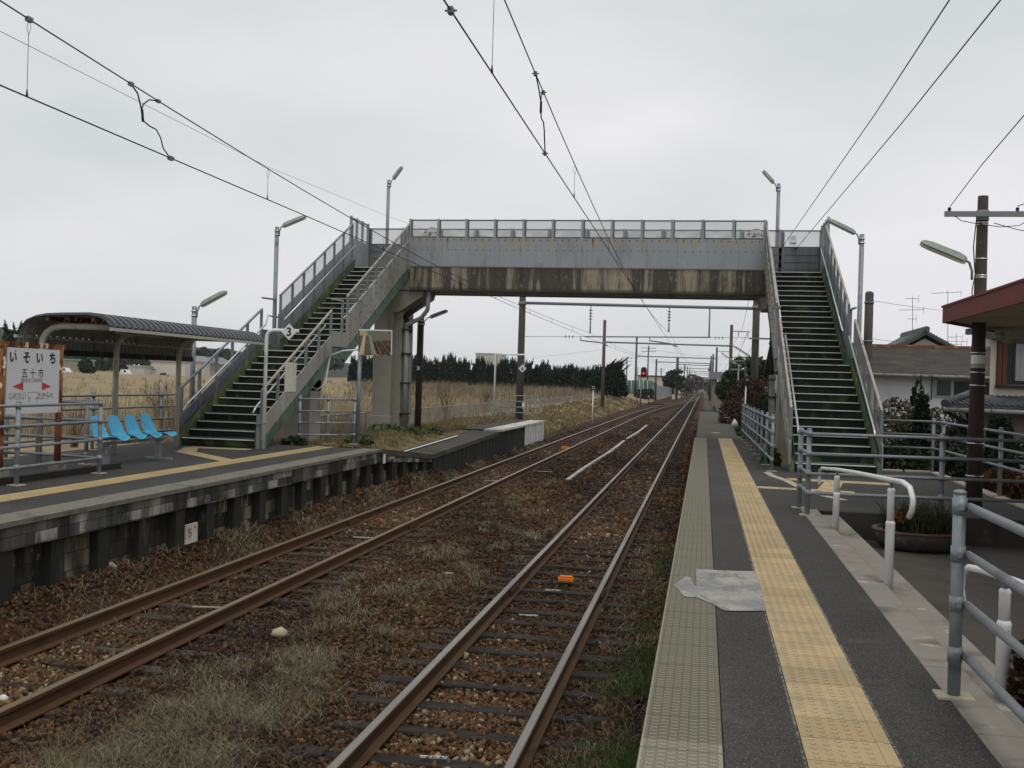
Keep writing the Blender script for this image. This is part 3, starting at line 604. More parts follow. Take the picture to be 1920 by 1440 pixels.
def staircase(xl, xr, left):
    st = MB()
    for x0, x1 in ((xl, xl+.07), (xr-.07, xr)):
        band(x0, x1, -.34, .04, 0, None, st); band(x0, x1, -.34, .06, 1, None, st)
        st.box(x0, YL1+.02, ZL-.16, x1, YU0-.1, ZL+.16)
    st.box(xl+.07, YL1+.05, ZL-.14, xr-.07, YU0-.03, ZL-.035)
    sc = st.build('staircase', m_greenst, fb)
    q = MB()                                                  # soffit plate under the flights
    q.prism([(xl+.07,YL0,PZ-.1),(xl+.07,YL1,nlo(YL1)-.24),(xl+.07,YL1,nlo(YL1)-.19),(xl+.07,YL0,PZ+.02)], (xr-xl-.14,0,0)); q.prism([(xl+.07,YU0,nup(YU0)-.24),(xl+.07,YU1,nup(YU1)-.24),(xl+.07,YU1,nup(YU1)-.19),(xl+.07,YU0,nup(YU0)-.19)], (xr-xl-.14,0,0))
    q.build('soffit', m_greenst, sc)
    for k in range(NL+NU):
        y = YL0 + TD*k if k < NL else YU0 + TD*(k-NL); z = PZ + RI*(k+1); d = TD if k not in (NL-1,) else YU0-YL1
        if k == NL+NU-1: d = .12
        q = MB(); q.box(xl+.072, y, z-RI+.001, xr-.072, y+.02, z-.03); q.box(xl+.072, y-.015, z-.03, xr-.072, y+d, z, 0); q.box(xl+.10, y-.019, z-.013, xr-.10, y+.028, z+.004, 1)
        q.build('step', [m_step, m_nose], sc)
    # mossy inner faces of the stringers, above tread level
    for xi in (xl+.074, xr-.084):
        q = band(xi, xi+.01, -.2, .20, 0, None, None, None, YL1+.2); band(xi, xi+.01, -.2, .22, 1, None, q); q.build('stringer_lining', m_mossin, sc)
    for side, xo, sg in (('l', xl, -1), ('r', xr, 1)):
        a, b_ = (xo-.028, xo-.003) if sg < 0 else (xo+.003, xo+.028)
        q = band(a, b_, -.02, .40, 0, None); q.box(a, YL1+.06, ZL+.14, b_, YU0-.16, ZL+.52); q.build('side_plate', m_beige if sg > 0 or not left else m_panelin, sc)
        q = band(a, b_, .04, .86, 1, None)
        kk = 0                                                # bolt heads on the outer plate
        for yb in np.arange(YU0+.1, YU1, .42):
            for dz in (.16, .5, .78):
                x_ = b_ if sg > 0 else a; q.box(min(x_, x_+sg*.012), yb-.016, nup(yb)+dz-.016, max(x_, x_+sg*.012), yb+.016, nup(yb)+dz+.016, 1)
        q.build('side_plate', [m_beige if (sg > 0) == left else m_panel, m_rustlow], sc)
        xp = xo + sg*.0; pw = .055
        q = MB(); tr = MB()
        top_lo, top_up = .99, 1.32
        ys1 = list(np.linspace(YL0+.1, YL1+.02, 6)) ; ys2 = list(np.linspace(YU0-.05, YU1-.0, 8))
        for y in ys1: q = MB(); q.box(xp-pw/2, y-pw/2, nlo(y)-.12, xp+pw/2, y+pw/2, nlo(y)+top_lo); q.build('railing_post', m_galvd, sc)
        for y in ys2: q = MB(); q.box(xp-pw/2, y-pw/2, nup(y)-.12, xp+pw/2, y+pw/2, nup(y)+top_up); q.build('railing_post', m_galvd, sc)
        yl = YU0-.42; q = MB(); q.box(xp-pw/2, yl-pw/2, ZL-.1, xp+pw/2, yl+pw/2, ZL+1.31); q.build('railing_post', m_galvd, sc)
        tr.beam((xp,YL0+.08,nlo(YL0+.08)+top_lo),(xp,YL1+.05,nlo(YL1+.05)+top_lo),.045,.04); tr.beam((xp,YU0-.1,nup(YU0-.1)+top_up),(xp,YU1+.02,nup(YU1+.02)+top_up),.045,.04); tr.beam((xp,YL1+.05,ZL+1.29),(xp,YU0-.4,ZL+1.31),.05,.04)
        tr.build('top_rail', m_galv if (left and sg < 0) else m_trail, sc)
        lower_mesh = (not left)
        q = MB()
        if lower_mesh: q.face([(xp,YL0+.1,nlo(YL0+.1)+.38),(xp,YL1,nlo(YL1)+.38),(xp,YL1,nlo(YL1)+.97),(xp,YL0+.1,nlo(YL0+.1)+.97)])
        q.face([(xp,YU0-.1,nup(YU0-.1)+.84),(xp,YU1,nup(YU1)+.84),(xp,YU1,nup(YU1)+1.30),(xp,YU0-.1,nup(YU0-.1)+1.30)])
        q.build('mesh_infill', m_meshd if not left else m_mesh, sc)
        xh = xo - sg*.13; q = MB(); hl = .64
        q.tube([(xh,YL0-.05,nlo(YL0)+hl-.08),(xh,YL0+.1,nlo(YL0+.1)+hl),(xh,YL1,nlo(YL1)+hl)]+([(xh,YL1+.12,ZL+.86),(xh,YU0-.5,ZL+.86)] if sg < 0 and left else []), .021, 8)
        q.tube([(xh,YU0-.1,nup(YU0-.1)+hl+.06),(xh,YU1-.1,nup(YU1-.1)+hl+.06)], .021, 8); q.build('handrail', m_steel, sc)
    return sc
stl = staircase(-10.78, -8.98, True); strr = staircase(1.64, 3.28, False)
q = MB(); q.box(-8.955, 21.9, nlo(21.9)+.42, -8.945, 22.55, nlo(22.55)+.75); q.build('notice_plate', m_dirtywhite, stl)
YB0, YB1 = 31.52, 33.2
XA, XB = -10.85, 3.35
q = MB(); q.box(XA+.03, YB0+.02, ZD-.66, XB-.03, YB1-.02, ZD-.02); q.build('deck', m_conc, fb)
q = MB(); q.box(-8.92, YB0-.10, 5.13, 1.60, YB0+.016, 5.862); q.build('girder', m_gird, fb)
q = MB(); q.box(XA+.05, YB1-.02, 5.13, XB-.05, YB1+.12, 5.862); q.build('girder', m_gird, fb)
xsn = np.linspace(-8.94, 1.62, 5)
for a, b_ in zip(xsn, xsn[1:]):
    q = MB(); q.box(a+.004, YB0-.135, 5.866, b_-.004, YB0-.112, 6.73)
    for xb in np.arange(a+.1, b_-.05, .215):
        q.box(xb-.014, YB0-.150, 6.655, xb+.014, YB0-.134, 6.69, 1); q.box(xb+.05-.011, YB0-.146, 6.36, xb+.05+.011, YB0-.134, 6.385, 1)
    q.build('parapet_panel', [m_parapet, m_rustlow], fb)
def rail_run(x0, x1, y, n, ztop, zb, name='guard_rail'):
    q = MB(); 
    for x in np.linspace(x0, x1, n): q.box(x-.058, y-.03, zb-.8, x+.018, y+.03, ztop+.02); q.box(x+.022, y-.022, zb, x+.055, y+.022, ztop-.01, 1)
    q.box(x0, y-.02, ztop-.035, x1, y+.02, ztop, 1); q.box(x0, y-.02, zb-.01, x1, y+.02, zb+.025, 1)
    return q.build(name, [m_panel, m_greenst2], fb)
m_greenst2 = wm('dark_frame_steel', (.075,.10,.10), [((.04,.05,.05),5,.5,.7)], .6)
rail_run(-8.92, 1.60, YB0-.1, 13, 7.28, 6.745)
rail_run(XA, XB, YB1+.05, 13, 7.27, 6.745)
q = MB(); q.face([(-8.9,YB0-.1,6.76),(1.6,YB0-.1,6.76),(1.6,YB0-.1,7.25),(-8.9,YB0-.1,7.25)]); q.face([(XA,YB1+.05,6.76),(XB,YB1+.05,6.76),(XB,YB1+.05,7.25),(XA,YB1+.05,7.25)]); q.build('mesh_infill', m_mesh, fb)
q = MB(); q.box(XA, YB1+.02, 5.866, XB, YB1+.045, 6.74)
for zr in (6.3, 6.52, 6.08): q.box(XA, YB1+.005, zr, XB, YB1+.02, zr+.025)
for xr_ in np.arange(XA+.1, XB, 1.18): q.box(xr_-.03, YB1-.03, 5.83, xr_+.03, YB1+.018, 7.2)
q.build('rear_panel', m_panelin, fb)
for xe in (XA, XB):
    q = MB(); q.box(xe-.02, YB0-.05, ZD-.1, xe+.02, YB1+.01, 6.74)
    for y_ in np.linspace(YB0-.05, YB1-.05, 4): q.box(xe-.035, y_-.03, ZD-.1, xe+.035, y_+.03, 7.40)
    q.box(xe-.025, YB0-.05, 7.33, xe+.025, YB1, 7.37); q.build('end_panel', m_panel, fb)
    q = MB(); q.face([(xe,YB0-.05,6.74),(xe,YB1,6.74),(xe,YB1,7.33),(xe,YB0-.05,7.33)]); q.build('mesh_infill', m_mesh, fb)
# piers
q = MB(); q.box(-10.03, 31.5, .3, -9.45, 33.1, 4.5); q.box(-10.07, 31.46, .3, -9.41, 33.14, 1.28); q.box(-9.46, 31.75, .3, -9.2, 33.0, 4.5); q.prism([(-10.9,31.56,4.45),(-9.3,31.56,4.45),(-8.55,31.56,4.95),(-8.5,31.56,5.13),(-10.9,31.56,5.13)], (0,1.5,0)); q.build('pier', m_concl, fb, bevel=.02)
q = MB(); q.box(2.15, 31.62, .3, 2.75, 33.1, 4.9); q.prism([(1.62,31.6,4.75),(3.2,31.6,4.75),(3.3,31.6,5.14),(1.45,31.6,5.14)], (0,1.5,0)); q.build('pier', m_concl, fb, bevel=.02)
for xc in (-9.88, 2.46):
    q = MB(); q.box(xc-.34, 25.0, .3, xc+.34, 25.75, 2.35); q.prism([(xc-.34,24.55,2.36),(xc-.34,25.0,2.05),(xc-.34,25.75,2.05),(xc-.34,25.95,2.36),(xc-.34,25.95,ZL-.17),(xc-.34,24.75,2.62)], (.68,0,0)); q.build('landing_pier', m_conc, fb, bevel=.02)
# drain pipes beside the left pier
m_pipe = wm('grey_pvc_pipe', (.23,.235,.24), [((.12,.11,.10),2,.5,.7,(1,1,.3))], .5)
q = MB()
q.tube([(-9.05,31.75,.75),(-9.05,31.75,3.98)], .075, 10); q.tube([(-9.05,32.0,.75),(-9.05,32.0,3.9)], .06, 10)
q.tube([(-9.05,31.75,3.9),(-9.05,31.75,4.1),(-8.6,31.7,4.3),(-8.38,31.6,4.55),(-8.34,31.58,5.12)], .07, 10)
q.tube([(-9.05,32.0,3.85),(-9.07,32.0,4.1),(-9.15,31.9,4.35),(-8.6,31.6,4.75)], .085, 10, 1)
for z in (1.35, 2.3, 3.2, 3.95): q.box(-9.2, 31.66, z-.02, -8.95, 32.08, z+.02, 1)
q.build('drain_pipe', [m_pipe, m_post], fb)
q = MB(); q.tube([(1.92,31.35,.6),(1.92,31.35,2.75)], .085, 10); q.tube([(1.92,31.35,2.7),(1.92,31.35,2.85)], .1, 10); q.box(1.8, 31.24, 1.4, 2.05, 31.5, 1.44, 1); q.box(1.8, 31.24, 2.2, 2.05, 31.5, 2.24, 1); q.tube([(1.92,31.35,2.8),(1.85,31.5,4.2),(1.75,31.6,4.9)], .05, 8, 1); q.build('drain_pipe', [m_pipe, m_post], fb)
# conduit under the left landing
q = MB(); q.tube([(-9.3,24.3,2.2),(-9.1,24.3,2.12),(-8.92,24.35,2.25),(-8.88,24.4,2.7),(-8.85,24.45,2.95),(-8.3,23.8,3.05),(-7.75,23.4,3.08)], .02, 8); tag(q.build('cable_conduit', m_white), 'thin white conduit looping from under the stair landing to the mirror post', 'conduit')
# warning banners on the rear railing
def banner(label, xc):
    bn = thing('warning_banner', label, 'warning sign', (xc, YB1-.03, 6.8)); y = YB1-.035
    q = MB(); n = 14; out = [(xc+.31*math.cos(math.pi*i/n), y, 7.0+.30*math.sin(math.pi*i/n)) for i in range(n+1)]; q.face(out); q.face([(a, b+.012, c_) for a, b, c_ in out[::-1]]); q.build('sheet', m_white, bn)
    q = MB(); y2 = y-.004
    for i in range(n):
        a0, a1_ = math.pi*i/n, math.pi*(i+1)/n; q.face([(xc+.31*math.cos(a0),y2,7.0+.30*math.sin(a0)),(xc+.31*math.cos(a1_),y2,7.0+.30*math.sin(a1_)),(xc+.292*math.cos(a1_),y2,7.0+.268*math.sin(a1_)),(xc+.292*math.cos(a0),y2,7.0+.268*math.sin(a0))])
    q.build('red_arc', wm('orange_red_ink', (.55,.19,.12), rough=.6), bn); text(bn, 'あぶない', .135, (xc, y2-.006, 7.085), (1,0,0), (0,0,1), m_ink, bold=.008)
banner('white banner reading あぶない under a red arc, at the left end of the bridge rail', -8.72); banner('half hidden white banner with a red arc at the right end of the bridge rail', 1.42)
ns = thing('voltage_notice', 'small white square notice with a diamond mark above the right stairs', 'notice', (2.52, YB1-.03, 6.95)); q = MB(); q.box(2.40, YB1-.04, 6.80, 2.62, YB1-.03, 7.10); q.build('plate', m_white, ns)
q = MB(); y = YB1-.043
for r0, mm in ((.055, 0), (.04, 1)): q.face([(2.51-r0,y-(.06-r0)*.05,7.02),(2.51,y-(.06-r0)*.05,7.02-r0),(2.51+r0,y-(.06-r0)*.05,7.02),(2.51,y-(.06-r0)*.05,7.02+r0)], mm)
for k in (-1, 0, 1): q.box(2.51+k*.06-.02, y-.001, 6.845, 2.51+k*.06+.02, y, 6.88)
q.build('marks', [m_ink, m_white], ns)
# ------------------------------------------------------------------ pipe fences
def pipe_fence(label, pts, zb, zt, posts, rails=4, rp=.0315, rr=.0215, mat=None, flange=True, zr=None):
    """pts: polyline (x, y) of the rails; posts: list of (x, y)"""
    mat = mat or m_galv; f = thing('pipe_fence', label, 'fence', (posts[0][0], posts[0][1], zb))
    for x, y in posts:
        q = MB(); q.tube([(x,y,zb),(x,y,zt)], rp, 12); q.tube([(x,y,zt),(x,y,zt+.012),(x,y,zt+.02)], [rp*1.08, rp*1.0, rp*.5], 12)
        if flange: q.box(x-.09, y-.075, zb, x+.09, y+.075, zb+.012, 1)
        q.build('post', [mat, m_kerby], f)
    for z in (zr or [zt-.055-k*(zt-zb-.30)/(rails-1)*1.0 for k in range(rails)]):
        q = MB(); q.tube([(x,y,z) for x, y in pts], rr, 10)
        for x, y in posts:
            q.tube([(x,y,z-.04),(x,y,z+.04)], rp*1.16, 12); q.box(x-.012, y-rp-.02, z-.014, x+.012, y+rp+.02, z+.014)
        q.build('rail', mat, f)
    return f
Zr = [1.90, 1.655, 1.40, 1.14]
pipe_fence('thick grey pipe fence in the near right corner, standing on the platform edge', [(1.355,5.78),(1.355,2.2)], PZ, 1.965, [(1.31,5.80),(1.31,3.6)], zr=Zr, rp=.0325, rr=.0225)
pipe_fence('grey pipe fence crossing in front of the right stairs above the dark concrete wall', [(1.29,14.55),(1.29,13.55),(4.7,13.86)], PZ, 1.975, [(1.27,14.42),(1.30,13.62),(2.89,13.76),(4.5,13.86)], zr=[1.93,1.685,1.44,1.20])
pipe_fence('grey pipe fence on the pale kerb beside the utility pole, turning at the shrubs', [(3.42,21.85),(4.40,21.85),(4.46,21.4),(4.46,13.0)], PZ, 1.97, [(4.40,21.8),(4.46,21.2),(4.46,19.2),(4.46,17.25),(4.46,15.3),(4.46,13.3)], zr=[1.92,1.66,1.40], flange=False)
pipe_fence('grey pipe fence running back along the right platform from the foot of the stairs', [(1.29,20.4),(1.22,34.2)], PZ, 1.97, [(1.29-.07*i/8, 20.5+1.7*i) for i in range(9)], zr=Zr)
pipe_fence('grey pipe fence in front of the station name sign on the left platform', [(-8.75,10.0),(-8.75,14.42),(-11.3,14.9)], PZ, 2.0, [(-8.75,10.2),(-8.75,12.5),(-8.75,14.42),(-11.3,14.9)], zr=[1.955,1.69,1.42,1.15])
pipe_fence('dark grey pipe fence with leaning rails between the name sign and the bench', [(-9.76,15.7),(-11.5,15.1),(-11.7,13.0)], PZ, 1.98, [(-9.76,15.7),(-11.5,15.1),(-11.7,13.0)], zr=[1.93,1.64,1.36,1.08], mat=m_galvd)
pipe_fence('grey pipe fence along the rear edge of the left platform behind the shelter', [(-11.45,12.5),(-11.30,21.6)], PZ, 2.0, [(-11.45,13.6),(-11.41,16.0),(-11.38,18.5),(-11.33,21.0)], zr=[1.95,1.70,1.44,1.18])
pipe_fence('short grey pipe barrier on the left platform between the stairs and the mirror', [(-8.80,22.45),(-7.76,23.2)], PZ, 2.0, [(-8.80,22.45),(-8.28,22.83),(-7.78,23.18)], zr=[1.93,1.66,1.40,1.13])
pipe_fence('small grey pipe barrier at the far end of the left platform by the white frame', [(-8.75,45.3),(-7.0,45.3)], .6, 1.86, [(-8.7,45.3),(-7.02,45.3)], zr=[1.82,1.58,1.33,1.09], flange=False)

# ------------------------------------------------------------------ white ramp handrails
def ramp_rail(label, x, pts, posts):
    h = thing('ramp_handrail', label, 'handrail', (x, posts[0][0], .6)); q = MB(); q.tube([(x, a, b) for a, b in pts], .0205, 12)
    q.build('rail', m_white, h)
    for y, z, zb in posts:
        q = MB(); zm = zb+.60*(z-zb); q.tube([(x,y,zb),(x,y,zm),(x,y,zm+.012),(x,y,zm+.03)], [.037,.037,.039,.031], 14); q.tube([(x,y,zm),(x,y,z-.085),(x,y,z-.075),(x,y,z-.06)], [.030,.030,.032,.022], 14); q.tube([(x,y,z-.07),(x,y,z-.015)], .014, 8, 1); q.box(x-.017, y-.03, z-.033, x+.017, y+.03, z-.02, 1)
        q.build('post', [m_white, m_galvd], h)
ramp_rail('low white curved pipe handrail beside the planter, between the grey fences', 1.515, [(14.35,1.24),(14.42,1.33),(14.35,1.42),(14.1,1.475),(13.7,1.50),(12.6,1.575),(11,1.665),(9.0,1.765),(8.55,1.79),(8.25,1.775),(8.12,1.70),(8.15,1.62),(8.25,1.56)], [(12.55,1.57,.868),(9.03,1.76,.868)])
ramp_rail('white curved pipe handrail in the near right corner behind the thick grey fence', 1.60, [(6.92,1.20),(6.98,1.28),(6.95,1.37),(6.8,1.435),(6.5,1.47),(5.9,1.52),(4.5,1.62),(3.0,1.72)], [(6.02,1.515,.868),(3.6,1.68,.868)])

# ------------------------------------------------------------------ station name sign
sx = -9.45
sg = thing('station_sign', 'station name sign reading いそいち in a rusty frame on the left platform', 'station sign', (sx, 13.75, PZ))
q = MB(); q.tube([(sx,13.12,PZ+.12),(sx,13.12,2.78)], .045, 12); q.tube([(sx,14.45,PZ+.12),(sx,14.45,2.78)], .045, 12); q.box(sx-.035, 13.06, 2.735, sx+.035, 14.52, 2.81); q.build('frame', m_rust, sg)
for y, z in ((14.45,1.80),(13.12,1.5)): q = MB(); q.tube([(sx,y,PZ+.12),(sx,y,z)], .0475, 12); q.build('leg', m_rustlow, sg)
q = MB(); q.box(sx+.012, 13.18, 1.80, sx+.034, 14.39, 2.725); q.build('board', wm('enamel_board', (.60,.60,.61), [((.50,.40,.27),3,.60,.75,(1,1,.25),.6),((.42,.36,.28),9,.66,.74,(1,1,.5),.6)], .45, var=.04), sg)
for y in (13.12, 14.45): q = MB(); q.box(sx-.09, y-.10, PZ-.01, sx+.09, y+.10, PZ+.15); q.build('footing', m_kerb, sg, bevel=.01)
xf = sx+.037; RU = ((0,1,0), (0,0,1))
for s, y, dz in (('い',13.30,0), ('そ',13.60,0), ('い',13.90,0), ('ち',14.21,0)): text(sg, s, .175, (xf, y, 2.585), *RU, m_ink, bold=.006)
text(sg, '五 十 市', .145, (xf, 13.75, 2.365), *RU, m_ink); text(sg, '都城市久保原町', .062, (xf, 13.74, 2.268), *RU, m_inkf, sx=1.15)
q = MB(); q.face([(xf,13.30,2.185),(xf,13.54,2.25),(xf,13.54,2.13)]); q.face([(xf,14.19,2.185),(xf,13.97,2.25),(xf,13.97,2.13)]); q.build('arrows', m_red, sg)
text(sg, 'にしみやこのじょう', .115, (xf, 13.42, 2.045), *RU, m_ink, sx=.37); text(sg, 'たからべ', .115, (xf, 14.06, 2.045), *RU, m_ink, sx=.78)
q = MB()
for a, b_, c_, d in ((13.66,2.10,13.88,2.106),(13.66,1.96,13.666,2.10),(13.874,1.96,13.88,2.10),(13.70,1.93,13.704,2.01),(13.836,1.93,13.84,2.01)): q.face([(xf-.001,a,b_),(xf-.001,c_,b_),(xf-.001,c_,d),(xf-.001,a,d)])
q.build('faded_outline', m_inkf, sg)
q = MB()
for y, z in ((13.35,2.68),(14.20,2.67),(13.69,2.02),(13.85,2.02)): q.tube([(xf-.004,y,z),(xf+.004,y,z)], .010, 8)
q.build('bolt', m_rustlow, sg)

# ------------------------------------------------------------------ platform shelter
sh = thing('platform_shelter', 'open shelter with dark ribbed curved roof on cream cantilever posts over the blue seats', 'shelter', (-10.5, 18, PZ))
m_cream = wm('cream_painted_steel', (.43,.41,.34), [((.25,.2,.13),7,.58,.72,(1,1,.5)),(RUST,16,.68,.73)], .6)
m_roof = wm('dark_ribbed_roof', (.018,.022,.032), [((.10,.105,.11),2,.55,.75,(1,.3,1),.5),((.15,.07,.03),1.1,.68,.75,(.2,1,1))], .22, spec=.8)
m_roofin = wm('grey_roof_lining', (.24,.23,.20), [((.13,.12,.10),3,.5,.7)], .8)
def roofprof():
    P = [(-9.16,3.10),(-9.20,3.16),(-9.28,3.23),(-9.40,3.285),(-9.6,3.31),(-10.05,3.30),(-10.35,3.285),(-10.54,3.25),(-10.68,3.18),(-10.77,3.08),(-10.80,2.96)]
    return P
rp_ = roofprof(); q = MB(); y = 15.35; G_ = []
while y < 21.2:
    for a, dz in ((0,0),(.06,.0),(.085,.045),(.13,.045),(.155,0)):
        G_.append((y+a, dz))
    y += .19
q.grid([[(x+(dz*.6 if i < 4 else (-dz*.7 if i > 7 else 0)), yy, z+dz) for yy, dz in G_] for i, (x, z) in enumerate(rp_)]); q.grid([[(x+(.015 if x < -10.75 else 0), yy, z-.014+dz) for yy, dz in G_] for x, z in rp_], 1)
q.build('roof', [m_roof, m_roofin], sh)
q = MB(); y = 15.35; G_ = []
while y < 21.2: G_ += [(y,0),(y+.06,0),(y+.07,.025),(y+.12,.025)]; y += .13
q.grid([[(-10.80-dz, yy, z) for yy, dz in G_] for z in (2.95, 2.76)]); q.box(-10.84, 15.3, 2.67, -10.77, 21.25, 2.77, 1); q.build('rear_valance', [m_roofin, m_post], sh)
for (x0, z0) in ((-9.15,3.095),(-10.81,2.955)): q = MB(); q.box(x0-.022, 15.3, z0-.03, x0+.022, 21.26, z0+.02); q.build('edge_beam', m_cream, sh)
q = MB()
for x0, z0 in ((-9.5,3.24),(-9.95,3.25),(-10.3,3.24)): q.box(x0-.03, 15.38, z0-.03, x0+.03, 21.2, z0+.03)
q.build('purlin', m_rust, sh)
for yp in (15.62, 17.85, 20.2):
    q = MB(); q.tube([(-10.55,yp,PZ),(-10.55,yp,2.80),(-10.53,yp,2.93),(-10.46,yp,3.03),(-10.36,yp,3.10),(-10.2,yp,3.135),(-9.3,yp,3.13)], .052, 12); q.build('post', m_cream, sh)
q = MB(); q.box(-9.6, 16.2, 3.05, -9.5, 17.6, 3.12); q.build('tube_light', m_lampbody, sh)

# ------------------------------------------------------------------ bench of four blue seats
be = thing('platform_bench', 'row of four sky blue moulded seats on a grey beam under the shelter', 'bench', (-9.3, 16.4, PZ))
m_blue = wm('sky_blue_plastic', (.055,.36,.58), [((.12,.46,.62),2,.5,.75),((.04,.22,.36),7,.56,.72),((.25,.5,.6),18,.62,.7,(1,1,1),.7)], .45, var=.06, spec=.5)
q = MB(); q.box(-9.36, 15.3, 1.255, -9.28, 17.4, 1.30); q.build('beam', m_galvd, be)
for y in (15.55, 17.2):
    q = MB(); q.box(-9.36, y-.045, PZ+.03, -9.28, y+.045, 1.26); q.box(-9.56, y-.03, PZ, -9.05, y+.03, PZ+.035); q.build('leg', m_galv, be)
for ys_ in (15.58, 16.10, 16.60, 17.12):
    prof = [(.30,1.325,.17),(.285,1.35,.20),(.20,1.36,.215),(.08,1.335,.22),(-.04,1.325,.22),(-.12,1.345,.22),(-.17,1.40,.215),(-.20,1.50,.205),(-.235,1.60,.185),(-.26,1.685,.15),(-.268,1.705,.11)]
    q = MB(); rows = []
    for dx, z, hw in prof:
        rows.append([(-9.32+dx+.035*(abs(t_)**2.5)*(1 if z > 1.38 else .0), ys_+t_*hw, z+.045*(abs(t_)**2.5)*(1 if z < 1.42 else 0)) for t_ in np.linspace(-1, 1, 9)])
    q.grid(rows, sm=True); o = q.build('seat', m_blue, be); so_ = o.modifiers.new('thickness', 'SOLIDIFY'); so_.thickness = .012; sb = o.modifiers.new('smooth', 'SUBSURF'); sb.levels = 1; sb.render_levels = 1

# ------------------------------------------------------------------ signs and mirror on the left
def diamond(parent, c, r, s, size):
    q = MB(); x, y, z = c; q.prism([(x-r,y,z),(x,y,z-r),(x+r,y,z),(x,y,z+r)], (0,.012,0)); q.build('plate', m_white, parent); text(parent, s, size, (x, y-.003, z-.01), (1,0,0), (0,0,1), m_ink, bold=.006)
p3 = thing('stop_marker', 'white hooked post with a diamond plate reading 3 at the foot of the left stairs', 'stop marker', (-8.84, 20.6, PZ))
q = MB(); q.tube([(-8.84,20.6,PZ),(-8.84,20.6,3.15),(-8.83,20.6,3.25),(-8.79,20.6,3.32),(-8.7,20.6,3.355),(-8.15,20.6,3.35)], .038, 12); q.build('post', m_white, p3); diamond(p3, (-8.34,20.55,3.33), .165, '3', .24)
q = MB(); q.box(-9.0, 20.58, PZ, -8.92, 20.66, 1.62); q.box(-9.0, 20.55, 1.42, -8.80, 20.66, 1.45); q.build('bracket', m_galvd, p3)
p6 = thing('stop_marker', 'white goalpost shaped frame with a hanging diamond plate reading 6 beyond the bridge', 'stop marker', (-8.5, 43.5, .78))
q = MB(); q.tube([(-8.55,43.5,.78),(-8.55,43.5,3.54),(-7.33,43.5,3.55),(-7.33,43.5,3.1)], .045, 10); q.build('post', m_white, p6); diamond(p6, (-7.40,43.44,2.98), .17, '6', .2)
mr = thing('platform_mirror', 'square driver mirror on a grey post reflecting the left platform', 'mirror', (-7.74, 23.3, PZ))
q = MB(); q.tube([(-7.75,23.35,PZ),(-7.75,23.35,3.4)], .045, 12); q.build('post', m_galv, mr)
nrm = Vector((.185,-.977,-.10)).normalized(); mc = Vector((-7.37,23.28,3.24)); ru = Vector((0,0,1)); rr_ = nrm.cross(ru).normalized()*-1; ru2 = rr_.cross(nrm).normalized()*-1
if ru2.z < 0: ru2 = -ru2
if rr_.x < 0: rr_ = -rr_
def mq(a, b_, d): return tuple(mc + rr_*a + ru2*b_ + nrm*d)
t = NT('mirror_glass'); m_mirror = t.done((.86,.86,.84), .03, 1.0)
q = MB(); q.grid([[mq(-.36+.72*i/16, -.27+.54*j/12, .026-((-.36+.72*i/16)**2+(-.27+.54*j/12)**2)/(2*6.5)) for j in range(13)] for i in range(17)], sm=True); q.build('mirror_glass', m_mirror, mr)
q = MB(); q.hexa([mq(-.365,-.275,-.03), mq(.365,-.275,-.03), mq(.365,-.275,.008), mq(-.365,-.275,.008), mq(-.365,.275,-.03), mq(.365,.275,-.03), mq(.365,.275,.008), mq(-.365,.275,.008)])
for a0, b0, a1_, b1 in ((-.375,.27,.375,.295), (.36,-.27,.38,.27)): q.hexa([mq(a0,b0,-.03), mq(a1_,b0,-.03), mq(a1_,b0,.02), mq(a0,b0,.02), mq(a0,b1,-.03), mq(a1_,b1,-.03), mq(a1_,b1,.02), mq(a0,b1,.02)])
q.build('frame', m_white, mr)
q = MB()
for a0, b0, a1_, b1 in ((-.38,-.29,.38,-.27), (-.38,-.27,-.36,.27)): q.hexa([mq(a0,b0,-.03), mq(a1_,b0,-.03), mq(a1_,b0,.02), mq(a0,b0,.02), mq(a0,b1,-.03), mq(a1_,b1,-.03), mq(a1_,b1,.02), mq(a0,b1,.02)])
q.build('rusty_edge', m_rust, mr)

# ------------------------------------------------------------------ platform lamps
def lamp(label, x, y, zb, zt, dx, dz, L=.75, pole=True, r=.055, mat=None, arm=.10, dy=0.0, wide=.075):
    l = thing('platform_lamp', label, 'lamp', (x, y, zb)); s = 1 if dx > 0 else -1
    if pole:
        q = MB(); q.tube([(x,y,zb),(x,y,zt)], r, 12); q.tube([(x,y,zt-.12),(x,y,zt-.09)], r+.012, 12, 1); q.tube([(x,y,zt-.22),(x,y,zt-.19)], r+.012, 12, 1); q.build('pole', [mat or m_galv, m_steel], l)
    d = Vector((dx, dy, dz)).normalized(); a = Vector((x+s*(r+.01), y, zt-.12)); b_ = Vector((x+s*(r+arm), y, zt+.02))
    q = MB(); q.tube([a+Vector((0,0,-.12)), a, (a+b_)/2+Vector((0,0,.05)), b_, b_+d*.08], .018, 8); q.build('arm', m_galvd, l)
    sd = d.cross(Vector((0,0,1))).normalized(); up = sd.cross(d).normalized()
    def sec(t_, wd, h0, h1): p = b_ + d*(t_*L); return [p+sd*wd+up*h0, p+sd*wd*.75+up*h1, p-sd*wd*.75+up*h1, p-sd*wd+up*h0]
    q = MB(); S_ = [(0,.035,-.01,.03),(.06,.06,-.02,.055),(.2,wide,-.02,.065),(.8,wide,-.02,.06),(.95,.06,-.015,.045),(1,.03,0,.02)]
    q.grid([sec(*p) for p in S_]); q.face(sec(*S_[0])); q.face(sec(*S_[-1])); q.build('shade', m_lampbody, l)
    q = MB(); q.grid([[b_+d*(t_*L)+sd*wd*.85*k+up*(h0-.015-(.02 if abs(k) < 1 else 0)) for k in (-1,-.5,.5,1)] for t_, wd, h0, h1 in S_]); q.build('diffuser', m_lampglass, l)
    return l
